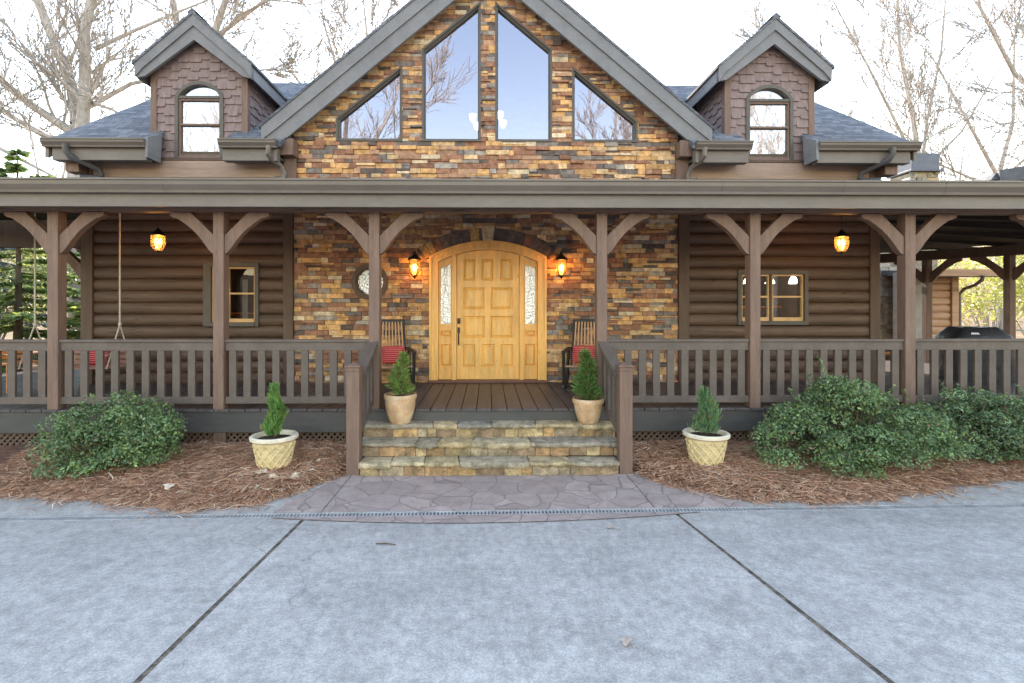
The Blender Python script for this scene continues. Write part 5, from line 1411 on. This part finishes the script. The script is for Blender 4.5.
# evergreens
def evergreen(loc, h, r, label, seed, n=9000, z0=.5, col_=(.05, .10, .04)):
    t = thing('evergreen_tree', label, 'tree', loc, 0, 'evergreen trees around the house'); g_ = np.random.default_rng(seed); rr = random.Random(seed)
    mb = MB(); mb.tube([(0, 0, -.4), (.05, 0, h * .5), (0, 0, h)], [h * .016 + .03, h * .010, .01], 8)
    tips = []
    nb = int(h * 9)
    for k in range(nb):
        f = (k + rr.random()) / nb; z = z0 + f * (h - z0) * .98; L = r * (1 - f) ** .75 * rr.uniform(.65, 1.1) + .15; a = rr.random() * math.tau; dr = rr.uniform(-.1, .25) - .25 * (1 - f)
        e = Vector((L * math.cos(a), L * math.sin(a), z + L * dr)); m_ = Vector((L * .5 * math.cos(a), L * .5 * math.sin(a), z + L * dr * .3)); mb.tube([(0, 0, z), m_, e], [.025 * (1 - f) + .008, .014, .004], 4, cap=False)
        tips.append((Vector((0, 0, z)), m_, e, L))
    mb.build('trunk', m_bark2, t, smooth='all')
    Ls = np.array([b[3] for b in tips]); pr = Ls / Ls.sum(); bi = g_.choice(len(tips), n, p=pr)
    A = np.array([tuple(b[1]) for b in tips]); B = np.array([tuple(b[2]) for b in tips]); O = np.array([tuple(b[0]) for b in tips])
    s = g_.random(n) ** .7; base = np.where((s < .5)[:, None], O[bi] + (A[bi] - O[bi]) * (s * 2)[:, None], A[bi] + (B[bi] - A[bi]) * (s * 2 - 1)[:, None])
    d = B[bi] - O[bi]; d /= np.linalg.norm(d, axis=1)[:, None]; sd_ = np.cross(d, np.array([0, 0, 1.0])); sd_ /= np.linalg.norm(sd_, axis=1)[:, None] + 1e-6
    o2 = d * (.5 + .5 * g_.random(n))[:, None] + sd_ * (g_.choice([-1, 1], n) * (.5 + .7 * g_.random(n)))[:, None] + np.array([0, 0, -.25]) + g_.normal(0, .18, (n, 3)); o2 /= np.linalg.norm(o2, axis=1)[:, None]
    L = (.14 + .20 * g_.random(n)) * (.7 + .1 * r); wv = np.cross(o2, np.array([0, 0, 1.0]) + g_.normal(0, .5, (n, 3))); wv /= np.linalg.norm(wv, axis=1)[:, None]; wd = .022 + .02 * g_.random(n)
    e = base + o2 * L[:, None]; m1 = base + o2 * (L * .5)[:, None] 
    V = np.stack([base, m1 + wv * wd[:, None], e, m1 - wv * wd[:, None]], 1).reshape(-1, 3); F = np.arange(4 * n).reshape(n, 4)
    C = np.array(col_)[None] * (.5 + 1.0 * g_.random(n))[:, None]; yl = g_.random(n) < .22; C[yl] = C[yl] * np.array([1.9, 1.5, .8])
    fast('crown', m_conifer, V, F, C, t)
    return t
evergreen((-12.4, 13.6, 0), 6.2, 2.6, 'bushy sunlit evergreen seen between the first porch post and the wall', 41, 26000, .2, (.20, .29, .12))
evergreen((-10.9, 16.5, 0), 5.6, 2.3, 'evergreen behind the log wall corner at the left end of the porch', 42, 22000, .2, (.22, .30, .12))
evergreen((-15.6, 15.2, 0), 6.3, 2.6, 'blue-green evergreen standing by the left frame edge behind the porch', 43, 6000, .6, (.17, .21, .24))
evergreen((-13.6, 19.5, 0), 5.6, 2.8, 'evergreen farther back behind the left porch, half hidden', 44, 20000, .2, (.25, .31, .13))
evergreen((-17.8, 20.0, 0), 7.0, 3.0, 'dark evergreen deep in the wood left of the house', 45, 12000, .4, (.05, .09, .04))
# shrubs and saplings in the sun behind the right porch
def far_shrub(loc, r, h, label, seed, col_, n=7000):
    t = thing('shrub', label, 'shrub', loc, 0, 'sunlit shrubs behind the right porch'); g_ = np.random.default_rng(seed); rr = random.Random(seed); mb = MB(); ends = []
    for k in range(26):
        a = rr.random() * math.tau; e = Vector((r * rr.uniform(.2, 1) * math.cos(a), r * rr.uniform(.2, 1) * math.sin(a), h * rr.uniform(.35, 1))); m_ = Vector((e.x * .35, e.y * .35, e.z * .55)); mb.tube([(0, 0, -.2), m_, e], [.03, .018, .005], 4, cap=False); ends.append(e)
    mb.build('stem', m_bark, t)
    E_ = np.array([tuple(e) for e in ends]); ci = g_.integers(0, len(E_), n); P_ = E_[ci] + g_.normal(0, 1, (n, 3)) * np.array([.34, .34, .26])
    o = g_.normal(0, 1, (n, 3)); o /= np.linalg.norm(o, axis=1)[:, None]; ax = np.cross(o, g_.normal(0, 1, (n, 3))); ax /= np.linalg.norm(ax, axis=1)[:, None]; bx_ = np.cross(o, ax)
    L = (.05 + .05 * g_.random(n))[:, None]; V = np.stack([P_ - ax * L, P_ + bx_ * L * .5, P_ + ax * L, P_ - bx_ * L * .5], 1).reshape(-1, 3); F = np.arange(4 * n).reshape(n, 4)
    C = np.array(col_)[None] * (.5 + g_.random(n))[:, None]; fast('foliage', m_leaf, V, F, C, t)
far_shrub((17.5, 17.5, .2), 1.7, 3.6, 'yellow-green leafy shrub in the sun behind the grill', 51, (.46, .46, .13), 3000)
far_shrub((20.2, 18.5, .3), 1.8, 4.2, 'tall yellowish shrub farther right behind the side porch posts', 52, (.50, .46, .18), 2600)
far_shrub((18.8, 22, .4), 2.2, 3.4, 'tawny sparse shrub behind the yellow-green one', 53, (.46, .32, .17), 2200)
for i, (x, y, lab) in enumerate(((24, 30, 'slender bare tree on the slope behind the right porch'), (17, 33, 'slender bare tree far up the slope behind the outbuilding'), (-27, 32, 'slender bare tree far up the slope left of the house'), (33, 36, 'slender bare tree far up the slope at the right edge'))):
    rr = random.Random(60 + i); zb = ground_z(x, y)
    bare_tree((x, y, zb), lab, [(q(0, -.4), .2), (q(.1, 4), .16), (q(.1, 7), .13)], [([q(.1, 6.8), q(-.8, 9), q(-1.4, 12)], .09, .03), ([q(.1, 6.8), q(.7, 9.4), q(1.1, 12.5)], .09, .03), ([q(.1, 5.5), q(1.6, 7.6, 1), q(2.4, 9.5, 1.4)], .06, .02), ([q(.1, 5.0), q(-1.6, 7.2, -1), q(-2.6, 9.2, -1.4)], .06, .02)], 60 + i, 3, .012)

def thicket(loc, r, h, label, seed, col_, n): far_shrub(loc, r, h, label, seed, col_, n)
for loc, r_, h_, lab, sd_, c_ in (((-13.2, 11.6, .0), 1.6, 3.4, 'broad leafy green shrub seen past the swing at the left frame edge', 71, (.26, .34, .14)), ((-11.2, 18.8, .1), 1.9, 4.4, 'tall leafy shrub behind the left house corner', 72, (.30, .37, .17)), ((-16.4, 17.0, .2), 2.0, 4.6, 'tall leafy shrub between the evergreens left of the porch', 73, (.34, .37, .16))):
    thicket(loc, r_, h_, lab, sd_, c_, 9000)
for o in bpy.data.objects:
    if o.get('category') == 'shrub' and o.location.x < -8: o['group'] = 'leafy shrubs left of the porch'

def cabinet(loc, w_, h_, label):
    t = thing('cabinet', label, 'cabinet', loc, 0, 'dark cabinets inside the porch windows')
    MB().box(-w_ / 2, w_ / 2, 0, .5, 0, h_).build('body', m_logdark, t, bevel=.01)
    n = 3
    for k in range(n):
        x0 = -w_ / 2 + w_ * k / n; MB().box(x0 + .02, x0 + w_ / n - .02, -.025, -.002, .1, h_ - .06).build('door', m_fascia, t, bevel=.01)
    MB().box(-w_ / 2 - .03, w_ / 2 + .03, -.05, .52, h_ + .001, h_ + .04).build('top', m_orangewood, t, bevel=.008)
cabinet((5.9, 11.6, .6), 2.0, 1.35, 'dark cabinet with an orange wood top inside the paired porch window')
cabinet((-5.3, 11.8, .6), 1.7, 1.2, 'dark cabinet with an orange wood top inside the left porch window')
